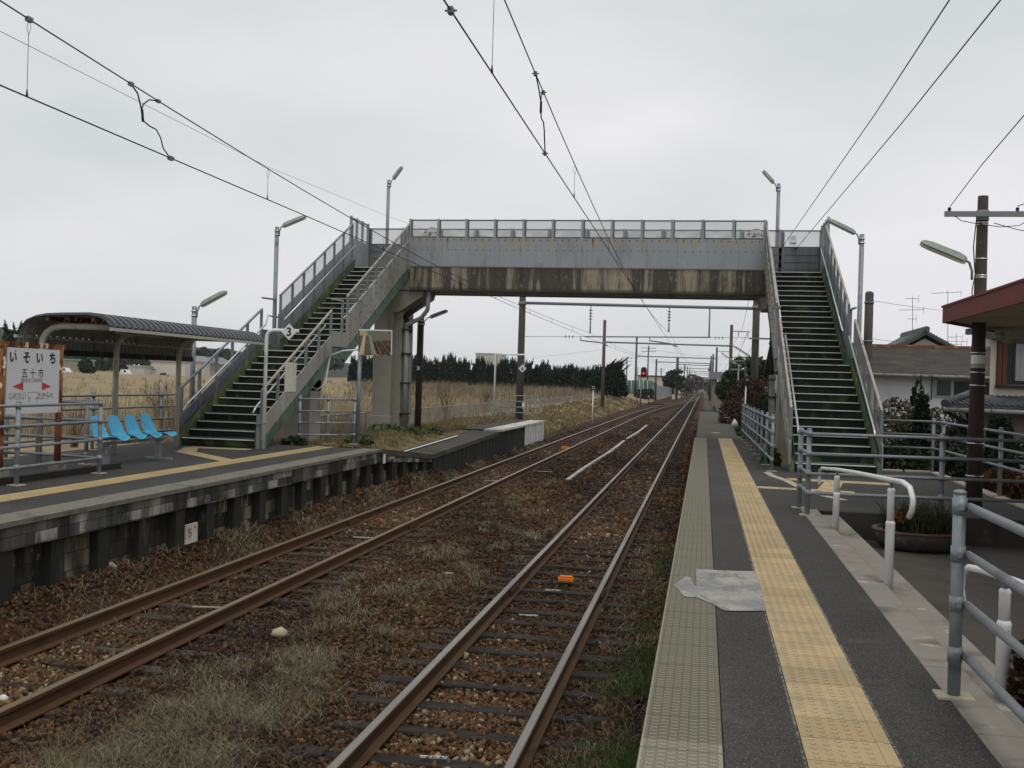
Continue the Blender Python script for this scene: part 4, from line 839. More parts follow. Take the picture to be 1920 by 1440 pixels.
lamp('blue grey lamp post at the foot of the left stairs behind the shelter', -10.95, 21.6, PZ, 3.88, .62, .33, .66)
lamp('tall blue grey lamp post beside the landing of the left stairs', -11.04, 26.2, .5, 6.28, .62, .25, .68)
lamp('lamp post rising from the left end of the bridge rail', -10.25, 33.3, 5.2, 8.85, .30, .42, .5)
lamp('lamp post rising from the right end of the bridge rail', 2.05, 33.3, 5.2, 8.69, -.34, .38, .5)
lamp('blue grey lamp post outside the right stairs with a tube lamp slanting left', 3.53, 26.0, .5, 6.14, -.64, .32, .72)
lamp('wooden lamp post with a bare tube lamp beside the left bridge pier', -9.12, 33.6, .8, 4.42, .55, .22, .62, mat=m_darkpole, r=.11, arm=.2, wide=.05)
o = MB(); o.box(-9.17, 33.47, 2.72, -9.07, 33.485, 2.85); tag(o.build('pole_plate', m_white), 'small white number plate on the wooden lamp post by the pier', 'number plate')
lamp('far tube lamp reaching left from a galvanised post behind the right pier', 2.62, 62, .3, 4.25, -.9, .55, 1.1, arm=.1)
lamp('smaller far tube lamp on the right, above the reddish bushes', 2.7, 88, .3, 4.35, -1.1, .75, 1.5, arm=.12)

# ------------------------------------------------------------------ utility pole, canopy, horn on the right
ux, uy = 3.72, 15.67
up_ = thing('utility_pole', 'dark brown utility pole with a crossarm and slanting lamp, rising through the pipe fences', 'utility pole', (ux, uy, PZ))
q = MB(); q.tube([(ux,uy,.5),(ux,uy,5.22)], [.118,.068], 20); q.build('pole', m_darkpole, up_)
q = MB(); q.box(ux-.52, uy-.14, 4.92, ux+1.0, uy-.08, 4.99); q.tube([(ux,uy,4.88),(ux,uy,5.02)], .085, 16); q.build('crossarm', m_galvd, up_)
q = MB()
for xi in (-.46, .42, .9):
    for k in range(3): q.tube([(ux+xi,uy-.11,4.99+k*.02),(ux+xi,uy-.11,5.005+k*.02)], [.028,.018], 10)
q.build('insulator', m_black, up_)
q = MB()
for z in (4.85, 4.82, 4.35, 4.12, 4.09, 3.75, 3.05, 2.78, 2.60, 1.86, 1.80, 1.35): q.tube([(ux,uy,z-.008),(ux,uy,z+.008)], .068+.05*(5.22-z)/4.72+.007, 20)
q.build('band', m_steel, up_)
rz = lambda z: .068+.05*(5.22-z)/4.72
q = MB(); zc = 2.93
for k in range(6):
    a0, a1_ = R(-170+k*22), R(-170+(k+1)*22); r_ = rz(zc)+.006
    q.face([(ux+r_*math.cos(a0),uy+r_*math.sin(a0),zc-.09),(ux+r_*math.cos(a1_),uy+r_*math.sin(a1_),zc-.09),(ux+r_*math.cos(a1_),uy+r_*math.sin(a1_),zc-.03),(ux+r_*math.cos(a0),uy+r_*math.sin(a0),zc-.03)], 1)
    q.face([(ux+r_*math.cos(a0),uy+r_*math.sin(a0),zc-.03),(ux+r_*math.cos(a1_),uy+r_*math.sin(a1_),zc-.03),(ux+r_*math.cos(a1_),uy+r_*math.sin(a1_),zc+.09),(ux+r_*math.cos(a0),uy+r_*math.sin(a0),zc+.09)], 0)
q.build('number_plate', [m_white, m_trail], up_)
lp = lamp('long slanting lamp with a mossy shade on the dark utility pole', ux-.05, uy, 4.0, 4.30, -.64, .27, .66, pole=False, wide=.09, arm=.09)
q = MB(); q.tube([(ux-.10,uy-.1,4.1),(ux-.13,uy-.1,3.9),(ux-.12,uy-.08,3.7),(ux-.1,uy-.1,3.3)], .008, 6); q.tube([(ux-.1,uy-.1,4.9),(ux-.13,uy-.1,4.5),(ux-.1,uy-.1,4.15)], .008, 6); q.tube([(ux-.45,uy-.1,4.97),(ux-.3,uy-.12,4.86),(ux-.1,uy-.12,4.82),(ux+.2,uy-.1,4.78),(ux+.45,uy-.1,4.80),(ux+.7,uy-.1,4.95)], .006, 6); q.tube([(ux+.12,uy-.12,4.83),(ux+.45,uy-.1,4.74),(ux+.7,uy-.1,4.70),(ux+.95,uy-.1,4.83)], .006, 6)
q.build('hanging_cable', m_cable, up_)
cn = thing('station_canopy', 'station roof canopy with a dull red fascia jutting in at the right', 'canopy', (3.2, 15.3, 3.44))
t_ = px(1920, 632, 3.44); B0 = Vector((3.2,15.3,0)); Bd = (Vector((t_[0],t_[1],0))-B0).normalized(); B1 = B0+Bd*7; A1 = Vector((3.2,2.0,0)); 
m_fasc = wm('dull_red_fascia', (.145,.030,.022), [((.085,.022,.018),2.5,.5,.7),((.20,.055,.04),7,.6,.72)], .65)
q = MB(); q.prism([(A1.x,A1.y,3.47),(B0.x,B0.y,3.47),(B1.x,B1.y,3.47),(B1.x,A1.y,3.47)], (0,0,.15)); q.build('soffit', wm('brown_soffit', (.46,.39,.30), [((.38,.32,.25),1,.45,.7)], .9), cn)
q = MB(); q.box(3.165, 2.0, 3.43, 3.199, 15.33, 3.64); q.box(3.15, 2.0, 3.64, 3.24, 15.35, 3.668); q.beam(B0+Vector((0,.02,3.535)), B1+Vector((0,.02,3.535)), .035, .21); q.build('fascia', m_fasc, cn)
q = MB(); q.box(6.0, 4.0, .5, 6.3, 14, 3.47); q.tube([(5.2,11.0,.55),(5.2,11.0,3.47)], .09, 12); q.build('wall', m_dirtywhite, cn)
hn = thing('loudspeaker', 'dirty cream horn loudspeaker on the utility pole, half hidden behind the red canopy', 'loudspeaker', (ux, uy, 3.4))
hc = Vector([float(v) for v in at(1893,618,16.6)]); hd = Vector((-.25,-1,-.12)).normalized(); q = MB(); P_ = [(-.42,.06),(-.28,.075),(-.2,.08),(-.1,.11),(0,.17),(.06,.195),(.075,.205),(.07,.19)]
q.tube([hc+hd*a for a, _ in P_], [b_ for _, b_ in P_], 24, cap=False); q.tube([hc+hd*.07, hc+hd*-.1], [.187,.05], 24, 1); q.build('horn', [wm('cream_horn', (.42,.40,.31), [((.2,.19,.14),6,.5,.7)], .5), wm('horn_inside', (.45,.43,.33), [((.06,.06,.05),4,.5,.7)], .6)], hn)
q = MB(); q.tube([Vector((ux,uy,hc.z-.05)), hc+hd*-.3], .022, 8); q.tube([hc+hd*-.62, hc+hd*-.40], [.085,.085], 16); q.build('bracket', m_galvd, hn)

# ------------------------------------------------------------------ planter
PLX = float(at(1721,990,13.73)[0])
pn = thing('round_planter', 'low round mottled stone planter with straggly plants in front of the dark wall', 'planter', (PLX, 13.73, .572))
q = MB(); q.lathe([(.36,0),(.45,.03),(.50,.10),(.52,.17),(.53,.205),(.515,.225),(.47,.225),(.45,.19),(.40,.175)], (PLX,13.73,.572), 32); q.build('bowl', wm('mottled_stone', (.075,.068,.06), [((.20,.19,.165),6,.55,.68),((.03,.028,.025),3,.5,.7)], .9, bump=(30,.5,.01)), pn)
q = MB(); q.lathe([(.505,.206),(.54,.212),(.535,.235),(.48,.238),(.465,.205)], (PLX,13.73,.572), 32); q.build('red_rim', wm('dull_red_rim', (.10,.04,.035), [((.17,.14,.12),4,.5,.7)], .8), pn)
q = MB(); q.lathe([(.44,.17),(.3,.20),(.05,.22)], (PLX,13.73,.572), 20); q.build('soil', m_dirt, pn)
# ------------------------------------------------------------------ overhead line portals
def portal(label, Y, xl, xr, zl, zr, zb, r=.165, gz=(.5,.5), full=False, arm=0.0, beam=True, br=.075, hang=()):
    p = thing('catenary_portal', label, 'line portal', (xl, Y, gz[0]), 'portals carrying the overhead line')
    for x, zt, g_ in ((xl, zl, gz[0]), (xr, zr, gz[1])):
        q = MB(); q.tube([(x,Y,g_-.3),(x,Y,zt)], [r, r*.8], 16); q.build('pole', m_concpole, p)
    if beam:
        q = MB(); q.tube([(xl,Y-.0,zb+.05),(xr,Y,zb-.03)], br, 10)
        for x in (xl, xr): q.tube([(x,Y,zb-.06),(x,Y,zb+.1)], r*1.05, 14)
        q.build('beam', m_galvd, p)
    if arm:
        q = MB(); q.beam((xr,Y,zr-.55),(xr+arm,Y,zr-.58),.06,.08); q.tube([(xr+arm*.95,Y,zr-.58),(xr+arm*.95,Y,zr-1.0)], .03, 6); q.tube([(xr+arm*.4,Y,zr-.58),(xr+arm*.4,Y,zr-1.0)], .03, 6); q.build('feeder_arm', m_galvd, p)
    for x, zc in hang:
        q = MB(); q.tube([(x,Y,zb),(x,Y,zc)], .022, 6)
        for k in range(4): q.tube([(x,Y,zb-.22-k*.14),(x,Y,zb-.25-k*.14),(x,Y,zb-.28-k*.14)], [.03,.11,.03], 12, 1)
        q.tube([(x,Y,zb-.78),(x,Y,zc-.02)], .035, 8); q.build('insulator', [m_galvd, m_ins], p)
    return p
P1 = portal('nearest overhead line portal, framed just under the footbridge', 51, -8.78, 2.30, 8.2, 8.2, 6.2, r=.19, gz=(.0,.4), hang=((-5.45,4.86),(-1.72,5.0)))
q = MB(); q.tube([(-8.78,51,4.62),(-6.7,51,4.66),(-5.6,51,4.68)], .012, 6); q.tube([(-5.7,51,4.68),(.25,51,4.78)], .03, 8); q.tube([(.2,51,4.78),(2.3,51,4.80)], .012, 6)
for x in (-6.62,-6.45,-6.28,.45,.62,.79): q.tube([(x-.02,51,4.66+(.1 if x > 0 else 0)),(x,51,4.66+(.1 if x > 0 else 0)),(x+.02,51,4.66+(.1 if x > 0 else 0))], [.04,.10,.04], 10, 1)
q.tube([(.16,51,6.15),(.16,51,4.8)], .035, 8); q.tube([(-5.9,51,4.68),(-5.9,50.9,4.5),(-5.5,50.8,4.45),(-4.9,50.6,4.40),(-4.55,50.5,4.25)], .03, 8); q.tube([(-2.6,51,4.72),(-2.6,50.9,4.55),(-2.2,50.8,4.5),(-1.6,50.6,4.42),(-1.3,50.5,4.28)], .03, 8)
q.build('registration_span', [m_galvd, m_ins], P1)
q = MB(); q.box(1.98, 50.75, 4.72, 3.0, 50.81, 4.80); q.build('crossarm', m_galvd, P1)
q = MB(); q.box(-8.62, 50.8, 1.15, -8.50, 50.82, 1.42); tag(q.build('pole_plate', m_white), 'white plate low on the nearest portal pole', 'number plate')
portal('second overhead line portal beyond the footbridge, its right pole carrying a feeder arm', 95, -8.87, 2.22, 8.1, 7.9, 6.08, gz=(.1,.4), arm=1.5, hang=((-4.9,5.2),))
portal('third overhead line portal with a bracket frame standing on its beam', 150, -9.45, 1.6, 9.0, 7.9, 6.35, gz=(.2,.4), arm=1.9)
for i, (Y, a, b_, za, zb_, zc) in enumerate(((172,-7.6,1.3,6.6,7.6,6.1),(205,-5.2,1.2,7.9,8.2,6.4),(232,-5.6,1.25,8.6,8.0,6.2),(275,-5.0,1.3,8.0,8.0,6.2),(320,-5.0,1.3,8.2,8.0,6.3),(370,-5.0,1.3,8.2,8.2,6.3))):
    portal('far overhead line portal receding towards the vanishing point of the straight track', Y, a, b_, za, zb_, zc, gz=(.1,.1), hang=((-3.6,5.2),) if i % 2 else ())

# ------------------------------------------------------------------ overhead wires
def wires(label, xm, xc, mess, cont, drops, jump=None):
    w_ = thing('overhead_line', label, 'overhead wire', (xm(10), 4, 4.6))
    ys_ = sorted(set(list(np.arange(4, 52, 2.0)) + [51] + list(np.arange(55, 240, 8))))
    q = MB(); q.tube([(xm(y), y, mess(y)) for y in ys_], .0062, 6); q.build('messenger_wire', m_cable, w_)
    q = MB(); q.tube([(xc(y), y, cont(y)) for y in ys_], .0066, 6); q.build('contact_wire', m_cable, w_)
    for y in drops:
        q = MB(); a, b_ = (xm(y), y, mess(y)), (xc(y), y, cont(y)); h = mess(y)-cont(y); l = min(.13, h*.3)
        for s in (-.018, .018): q.tube([a, (a[0]+s, y, a[2]-l*.5), (a[0], y, a[2]-l)], .0022, 5)
        q.tube([(a[0], y, a[2]-l), b_], .0026, 5); q.tube([(b_[0], y, b_[2]+.06), (b_[0], y, b_[2])], [.005, .011], 6); q.build('dropper', m_cable, w_)
    return w_
# left track: stagger between portals
lm = lambda y: ltx(y) + (0 if y > 60 else 0); 
def lmess(y):
    if y < 51: return 4.72 + .6*((27-y)/20)**2 if y < 27 else 4.70 + .16*((y-27)/24)**2 - .0
    k = (y-51) % 44 / 44; return 4.86 - .5*k*(1-k) + .2*min(1, (y-51)/60)
lcont = lambda y: 4.65 - .05*min(1, max(0, (y-14)/16)) if y < 60 else 4.6 + .2*min(1, (y-60)/60)
w1 = wires('twin overhead wires sweeping down over the left track and under the bridge', lm, lm, lmess, lcont, [7.78, 12.6, 17.5, 22.5, 27.5, 33, 38, 44, 58, 66, 74, 82])
def rmess(y):
    if y < 51: return 4.70 + .76*((31-y)/20.8)**2 if y < 31 else 4.70 + .30*((y-31)/20)**2
    k = (y-51) % 44 / 44; return 5.0 - .5*k*(1-k) + .1*min(1, (y-51)/60)
rx = lambda y: RTX
rcont = lambda y: 4.93 - .0075*min(y, 51)*1.0 + (.004*(y-51) if 51 < y < 100 else (.196 if y >= 100 else 0))
w2 = wires('twin overhead wires over the right track, rising steeply out of the top of the picture', rx, rx, rmess, rcont, [8.15, 13.5, 18.5, 23.5, 29, 35, 41, 47, 60, 68, 77, 86])
def clampbit(parent, x, y, z, s=1.0, name='clamp'):
    q = MB(); q.box(x-.022*s, y-.04*s, z-.028*s, x+.022*s, y+.04*s, z+.025*s); q.tube([(x-.05*s,y,z),(x+.05*s,y,z)], .009*s, 6); q.build(name, m_galvd, parent)
clampbit(w1, -5.45, 7.78, lmess(7.78), .75); clampbit(w1, -5.45, 9.34, lmess(9.34), .7); clampbit(w1, -5.45, 9.86, lmess(9.86), .6); clampbit(w1, -5.45, 10.14, lcont(10.14), .8)
def atp(x, y, Y): p = at(x, y, Y); return (float(p[0]), float(p[1]), float(p[2]))
q = MB(); q.tube([(-5.45,9.34,lmess(9.34)), atp(258,175,9.42), atp(263,195,9.5), atp(267,215,9.55), atp(268,228,9.6)], .008, 6); q.tube([(-5.45,9.86,lmess(9.86)), atp(280,187,9.75), atp(269,195,9.65), atp(265,207,9.6), atp(267,222,9.6)], .007, 6)
q.tube([atp(268,226,9.6), atp(280,236,9.75), atp(293,243,9.9), atp(301,258,9.98), atp(306,278,10.05), atp(319,296,10.14)], .007, 6); q.tube([atp(266.5,205,9.57), atp(268,228,9.6)], .013, 6); q.build('jumper_cable', m_cable, w1)
clampbit(w2, RTX, 10.22, rmess(10.22), .7); clampbit(w2, RTX, 10.75, rmess(10.75), .65); clampbit(w2, RTX, 10.98, rcont(10.98), .7); clampbit(w2, RTX, 6.78, rcont(6.78), .8)
q = MB(); q.tube([(RTX,10.25,rmess(10.25)), atp(1010,165,10.4), atp(1014,190,10.5), atp(1014,210,10.55), atp(1015,222,10.6), atp(1019,229,10.7), atp(1020.5,245,10.8), (RTX,10.98,rcont(10.98))], .007, 6); q.tube([(RTX,10.75,rmess(10.75)), atp(1016,173,10.7), atp(1014.5,185,10.6), atp(1014,205,10.55)], .006, 6); q.tube([atp(1014.5,190,10.52), atp(1014,212,10.55)], .012, 6); q.build('jumper_cable', m_cable, w2)
def cable(name, label, pts, r, sag=0.0, mat=None, group=None, run=0):
    P_ = []; pts = [tuple(p) for p in pts]
    if run:                                # the span carries on past the picture to its next pole
        a, b_ = Vector(pts[-2]), Vector(pts[-1]); d = b_-a; d = d*(run/d.length); d.z = abs(d.z)*.25; pts.append(tuple(b_+d))
    for a, b_ in zip(pts, pts[1:]):
        for k in range(12): t_ = k/12; P_.append((a[0]+(b_[0]-a[0])*t_, a[1]+(b_[1]-a[1])*t_, a[2]+(b_[2]-a[2])*t_ - sag*4*t_*(1-t_)))
    P_.append(pts[-1]); q = MB(); q.tube(P_, r, 6); return tag(q.build(name, mat or m_cable), label, 'cable', group)
cable('feeder_wire', 'single thin wire high over the left platform, fainter than the twin track wires', [(-11.5,-40,8.2), atp(-60,28,18), atp(500,312,36), atp(726,405,51), (-8.78,51,8.1)], .006, mat=m_cablef)
k1 = (2.18,33.32,6.72); k2 = (2.61,33.32,6.71)
cable('power_cable', 'left one of two bare cables rising from the bridge rail to the top right', [k1, atp(1640,215,17), atp(1780,0,11), atp(1835,-90,9)], .0085, mat=m_cablef, run=40); cable('power_cable', 'right one of two bare cables rising from the bridge rail to the top right', [k2, atp(1690,232,17), atp(1876,0,11), atp(1950,-95,9)], .0085, mat=m_cablef, run=40)
for k, lab in ((k1, 'left hand dark knob insulator on the rear bridge rail above the right stairs'), (k2, 'right hand dark knob insulator on the rear bridge rail above the right stairs')):
    q = MB(); q.lathe([(.03,-.02),(.055,0),(.06,.03),(.04,.06),(.02,.07)], (k[0],33.26,6.70), 12); tag(q.build('knob_insulator', m_black), lab, 'insulator')
cable('power_cable', 'bare wire falling from the right edge of the picture to the utility pole crossarm', [(ux-.45,uy-.11,5.06), atp(1840,310,13.5), atp(1922,214,11), atp(1990,110,9)], .006, run=30); cable('power_cable', 'bare wire leaving the crossarm of the utility pole towards the right', [(ux+.42,uy-.11,5.06), (ux+1.3,uy-2,5.35)], .006, run=30)
cable('power_cable', 'thin wire strung between the small pole and the house roofs behind the canopy', [atp(1632,563,40), atp(1860,588,60)], .008, .1, m_cablef); cable('power_cable', 'lower thin wire from the small pole towards the tiled gable', [atp(1632,634,40), atp(1700,640,60)], .008, .05, m_cablef)
for i, (xa, za, xb) in enumerate(((3.55,7.2,3.6),(2.9,7.2,2.8),(2.6,4.8,3.2),(2.1,4.75,2.7))):
    cable('feeder_wire', 'feeder wire on the right hand portal arms, seen under the right end of the bridge', [(xb-.9,48,6.9 if i < 2 else 4.85), (xa,95,za), (xa-.3,150,za), (xa-.6,260,za)], .010, .5, m_cablef, 'feeder wires beyond the bridge')

# ------------------------------------------------------------------ lineside fence and signals
fm = thing('mesh_fence', 'long low grey mesh fence on thin posts between the railway and the dry field', 'fence', (-11, 34, .5))
q = MB(); pts = [(-11.0,y) for y in np.arange(22, 78, 2.0)] + [(-11.0-(y-78)*.012, y) for y in np.arange(78, 150, 2.4)]
for x, y in pts: q.box(x-.022, y-.022, ground_z(x-.3,y)-.2, x+.022, y+.022, 1.27)
for (xa, ya), (xb, yb) in zip(pts, pts[1:]): q.tube([(xa,ya,1.26),(xb,yb,1.26)], .022, 6)
q.build('frame', m_galv, fm)
q = MB()
for (xa, ya), (xb, yb) in zip(pts, pts[1:]): q.face([(xa,ya,.5),(xb,yb,.5),(xb,yb,1.25),(xa,ya,1.25)])
q.build('mesh_infill', meshmat('fence_mesh', .06, .085, (.25,.26,.26)), fm)
xp = thing('line_marker', 'thin white post with a small round cross marker beside the left track', 'marker post', (-6.85, 67, -.1))
q = MB(); q.tube([(-6.85,67,-.2),(-6.85,67,2.0)], .035, 8); q.build('post', m_white, xp); q = MB(); q.tube([(-6.85,66.95,2.18),(-6.85,67.0,2.18)], .16, 20); q.build('disc', m_black, xp)
q = MB(); q.beam((-6.95,66.94,2.08),(-6.75,66.94,2.28),.02,.05,up=(0,1,0)); q.beam((-6.75,66.93,2.08),(-6.95,66.93,2.28),.02,.05,up=(0,1,0)); q.build('cross', m_white, xp)
sgn = thing('railway_signal', 'railway signal on a post showing one red light', 'signal', (-6.95, 120, 0))
q = MB(); q.tube([(-6.95,120,-.1),(-6.95,120,3.2)], .08, 10); q.beam((-7.6,120,2.6),(-6.7,120,3.3),.08,.08); q.tube([(-7.35,120.2,.2),(-7.35,120.2,4.4)], .05, 8); q.build('post', m_galvd, sgn)
q = MB(); q.prism([(-7.0,120,3.25),(-6.35,120,3.25),(-6.35,120,4.2),(-6.5,120,4.4),(-6.85,120,4.4),(-7.0,120,4.2)], (0,.35,0)); q.tube([(-6.67,119.72,3.71),(-6.67,120,3.71)], .2, 16); q.tube([(-6.67,119.72,4.12),(-6.67,120,4.12)], .18, 16); q.build('signal_head', m_black, sgn)
t = NT('red_light'); em = t.n('ShaderNodeEmission'); em.inputs[0].default_value = (1,.03,.02,1); em.inputs[1].default_value = 1.4; t.l(em.outputs[0], t.out.inputs[0]); m_redl = t.mat
q = MB(); q.lathe([(.01,0),(.125,0.0)], (0,0,0), 16); o = q.build('red_lamp', m_redl, sgn); o.rotation_euler = (R(90),0,0); o.location = Vector((-6.67,119.70,3.71))-rootloc(sgn)
for v in o.data.vertices: v.co = v.co + rootloc(sgn)
ds = thing('railway_signal', 'small dark unlit signal head on a thin white post in front of the bushes', 'signal', (1.8, 47.6, .5))
q = MB(); q.tube([(1.78,47.6,.3),(1.80,47.6,2.7)], .028, 8); q.build('post', m_white, ds); q = MB(); q.tube([(1.84,47.45,2.81),(1.84,47.7,2.81)], .16, 18); q.box(1.76,47.55,2.55,1.92,47.7,2.95); q.tube([(1.84,47.44,2.81),(1.84,47.46,2.81)], .06, 12, 1); q.build('signal_head', [m_black, m_galvd], ds)
yb_ = thing('point_marker', 'short post banded black and yellow beside the left track', 'marker post', (-6.95, 138, -.1))
q = MB()
for k in range(5): q.box(-7.05,137.95,-.1+k*.3,-6.85,138.1,.2+k*.3, k % 2)
q.box(-6.95,137.9,-.1,-4.9,138.1,.02,0); q.build('post', [m_black, m_trail], yb_)
wl = thing('cable_trough', 'broken white line of cable trough lids lying between the two tracks', 'cable trough', (-3.45, 28, -.1))
yk = 27.6; q = MB()
while yk < 67:
    L = random.uniform(1.6, 2.4)
    if not (41.5 < yk < 43.5 or 46.5 < yk < 49):
        w0 = lambda y: -3.42+.03*math.sin(y*.35); zt = lambda y: -.055
        q.hexa([(w0(yk)-.05,yk,-.3),(w0(yk)+.05,yk,-.3),(w0(yk+L)+.05,yk+L,-.3),(w0(yk+L)-.05,yk+L,-.3),(w0(yk)-.05,yk,zt(yk)),(w0(yk)+.05,yk,zt(yk)),(w0(yk+L)+.05,yk+L,zt(yk+L)),(w0(yk+L)-.05,yk+L,zt(yk+L))])
    yk += L+.05
q.build('lids', wm('pale_lid', (.42,.42,.41), [((.2,.19,.17),2,.55,.7)], .7), wl)

# ------------------------------------------------------------------ litter on the tracks
m_litter = wm('dirty_litter', (.50,.50,.47), [((.14,.11,.08),40,.5,.6)], .8)
def blob(name, label, cat, c, s, mat, sq=(1,1,1), rough_=.3):
    v, f = ico(); v = v*(1+np.random.default_rng(int(c[1]*100)).uniform(-rough_, rough_, (12,1)))*np.array(sq)*s + np.array(c); o = npmesh(name, v, f, mat); return tag(o, label, cat)
blob('pale_stone', 'pale cream stone among the brown ballast left of the middle', 'stone', (-4.07,10.02,-.10), .085, wm('pale_rock', (.42,.37,.26), rough=.9), (1.1,.9,.75)); blob('concrete_chunk', 'pale broken concrete lump at the foot of the left platform wall', 'concrete lump', (-7.02+.15,11.6,.11), .10, m_kerby, (1.2,.9,.7)); blob('pale_stone', 'small round white pebble between the left rails', 'stone', (-5.35,7.55,-.15), .04, m_white)
m_or = wm('orange_plastic', (.75,.20,.015), rough=.45)
for lab, c, s in (('bright orange plastic block lying on a sleeper between the right rails', (-1.70,13.86,-.13), 1.0), ('orange block lying between the left rails far down the track', (-5.22,41,-.12), 1.5)):
    q = MB(); x, y, z = c; q.box(x-.10*s, y-.045*s, z, x+.10*s, y+.045*s, z+.05*s); q.box(x-.085*s, y-.03*s, z+.05*s, x+.085*s, y+.03*s, z+.075*s); tag(q.build('sleeper_marker', m_or, bevel=.008), lab, 'orange block')
for lab, x, y, l, a in (('white stick lying across the ballast between the right rails', -1.84,11.7,.17,.1), ('pale blue white stick on a dark sleeper near the bottom of the picture', -1.75,7.12,.15,.12), ('thin white stick just nearer than the orange block', -1.78,13.2,.16,.05), ('scrap of white paper left of the right hand track', -3.3,13.9,.12,.3), ('white scrap by the far rail of the left track', -6.2,14.3,.12,.2), ('long pale splinter between the left rails', -5.3,11.0,.30,.15), ('white streak of paint on a sleeper of the left track', -5.3,16.5,.32,.08), ('second pale streak on a sleeper of the left track, farther off', -5.2,27,.5,.03), ('pale stick at the edge of the left track beneath the bridge', -4.5,30.5,.45,.02)):
    q = MB(); d = Vector((math.cos(a), math.sin(a), 0)); p_ = Vector((x,y,-.125)); q.beam(p_-d*l*.62, p_+d*l*.62, .016+.0006*y, .012); tag(q.build('litter_stick', m_litter if 'splinter' not in lab else m_kerby), lab, 'litter')
# ------------------------------------------------------------------ foliage
def leafcloud(pts, size, nrm_bias=None, flat=.5):
    n = len(pts); q = rotmats(n); base = np.array([(-.5,-.35,0),(.5,-.35,0),(.5,.35,0),(-.5,.35,0)])
    V = np.einsum('nij,kj->nki', q, base)*np.asarray(size).reshape(-1,1,1) + pts[:,None]
    F = np.arange(n*4).reshape(n,4); return V.reshape(-1,3), F
m_cyp = leafmat('cypress_foliage', [(0, (.005,.011,.006)), (.5, (.012,.025,.012)), (.85, (.024,.045,.019)), (1, (.045,.068,.03))], .8, .1)
m_leafd = leafmat('dark_leaf', [(0, (.008,.018,.007)), (.5, (.022,.042,.014)), (.85, (.045,.075,.022)), (1, (.09,.12,.04))], .6)
m_leafb = leafmat('brown_leaf', [(0, (.022,.013,.010)), (.45, (.055,.030,.022)), (.8, (.085,.048,.033)), (1, (.06,.08,.03))], .75)
m_leafg = leafmat('grey_green_leaf', [(0, (.03,.036,.02)), (.4, (.10,.10,.06)), (.7, (.20,.18,.12)), (1, (.31,.28,.21))], .7)
m_leaff = leafmat('fresh_leaf', [(0, (.02,.042,.009)), (.5, (.05,.095,.02)), (1, (.13,.18,.05))], .5)
m_far = leafmat('far_wood', [(0, (.014,.022,.014)), (.6, (.03,.042,.026)), (1, (.055,.066,.042))], .85, 0)
m_bare = leafmat('bare_twig', [(0, (.05,.045,.04)), (1, (.15,.135,.12))], .85, 0)
def crown_pts(n, blobs, shell=.55):
    w_ = np.array([b[3]*b[4]*b[5] for b in blobs]); w_ /= w_.sum(); k = RNG.choice(len(blobs), n, p=w_); B = np.array(blobs)[k]
    d = RNG.normal(size=(n,3)); d /= np.linalg.norm(d, axis=1)[:,None]; r = RNG.uniform(shell, 1, n)**.6
    return B[:,:3] + d*r[:,None]*B[:,3:6]
def bush(name, label, cat, loc, blobs, n, size, mat, trunk=None, group=None, part='crown', stems=0, tm=None):
    o = thing(name, label, cat, loc, group); P_ = crown_pts(n, blobs) + np.array(loc); V, F = leafcloud(P_, RNG.uniform(.6, 1.4, n)*size)
    cl = np.sin(P_[:,0]*5/size*.12)*np.sin(P_[:,2]*6/size*.12)*.15; npmesh(part, V, F, mat, o, np.repeat(np.clip(RNG.beta(2,2.4,n)+cl, 0, 1), 4))
    q = MB()
    if trunk: q.tube([(loc[0],loc[1],loc[2]-.1), (loc[0]+trunk[2],loc[1],loc[2]+trunk[1])], [trunk[0], trunk[0]*.6], 8)
    for b in blobs[:6]: q.tube([(loc[0]+(trunk[2] if trunk else 0),loc[1],loc[2]+(trunk[1]*.8 if trunk else 0)), (loc[0]+b[0]*.6,loc[1]+b[1]*.6,loc[2]+b[2]*.7), (loc[0]+b[0],loc[1]+b[1],loc[2]+b[2])], [(trunk[0]*.5 if trunk else .03), .025*max(1,size*4), .01*max(1,size*4)], 6)
    q.build('trunk', tm or m_bark, o); return o
# row of cypress trees beyond the field
def spire(name, label, loc, h, rad, n, leaf, mat, tips=9, group=None, lean=.0):
    o = thing(name, label, 'tree', loc, group); z = RNG.beta(1.1, 1.5, n)*h*.86; a = RNG.uniform(0, 2*np.pi, n); rr_ = rad*np.sqrt(np.clip(1-(z/h)**1.7, .02, 1))*RNG.uniform(.5, 1, n)
    P_ = np.stack([rr_*np.cos(a), rr_*np.sin(a), z+.1], 1); sz = RNG.uniform(.6, 1.3, n)*leaf; out = [P_]; szs = [sz]
    for k in range(tips):
        m = n//30+8; ta = RNG.uniform(0, 2*np.pi); tr_ = RNG.uniform(0, .75)*rad; th = h*RNG.uniform(.82, 1.12); t_ = RNG.uniform(0, 1, m)
        out.append(np.stack([tr_*math.cos(ta)*(1+.3*t_)+lean*t_+RNG.normal(0, .1, m)*rad*(1-t_), tr_*math.sin(ta)+RNG.normal(0, .1, m)*rad*(1-t_), th-(1-t_)*h*.24], 1)); szs.append(leaf*(.85-.55*t_))
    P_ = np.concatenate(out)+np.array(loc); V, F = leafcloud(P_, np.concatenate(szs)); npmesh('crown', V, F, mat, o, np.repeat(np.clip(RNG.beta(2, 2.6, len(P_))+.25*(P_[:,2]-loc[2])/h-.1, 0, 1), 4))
    q = MB(); q.tube([(loc[0],loc[1],loc[2]-.3),(loc[0],loc[1],loc[2]+h*.7)], [.12, .04], 8); q.build('trunk', m_bark, o); return o
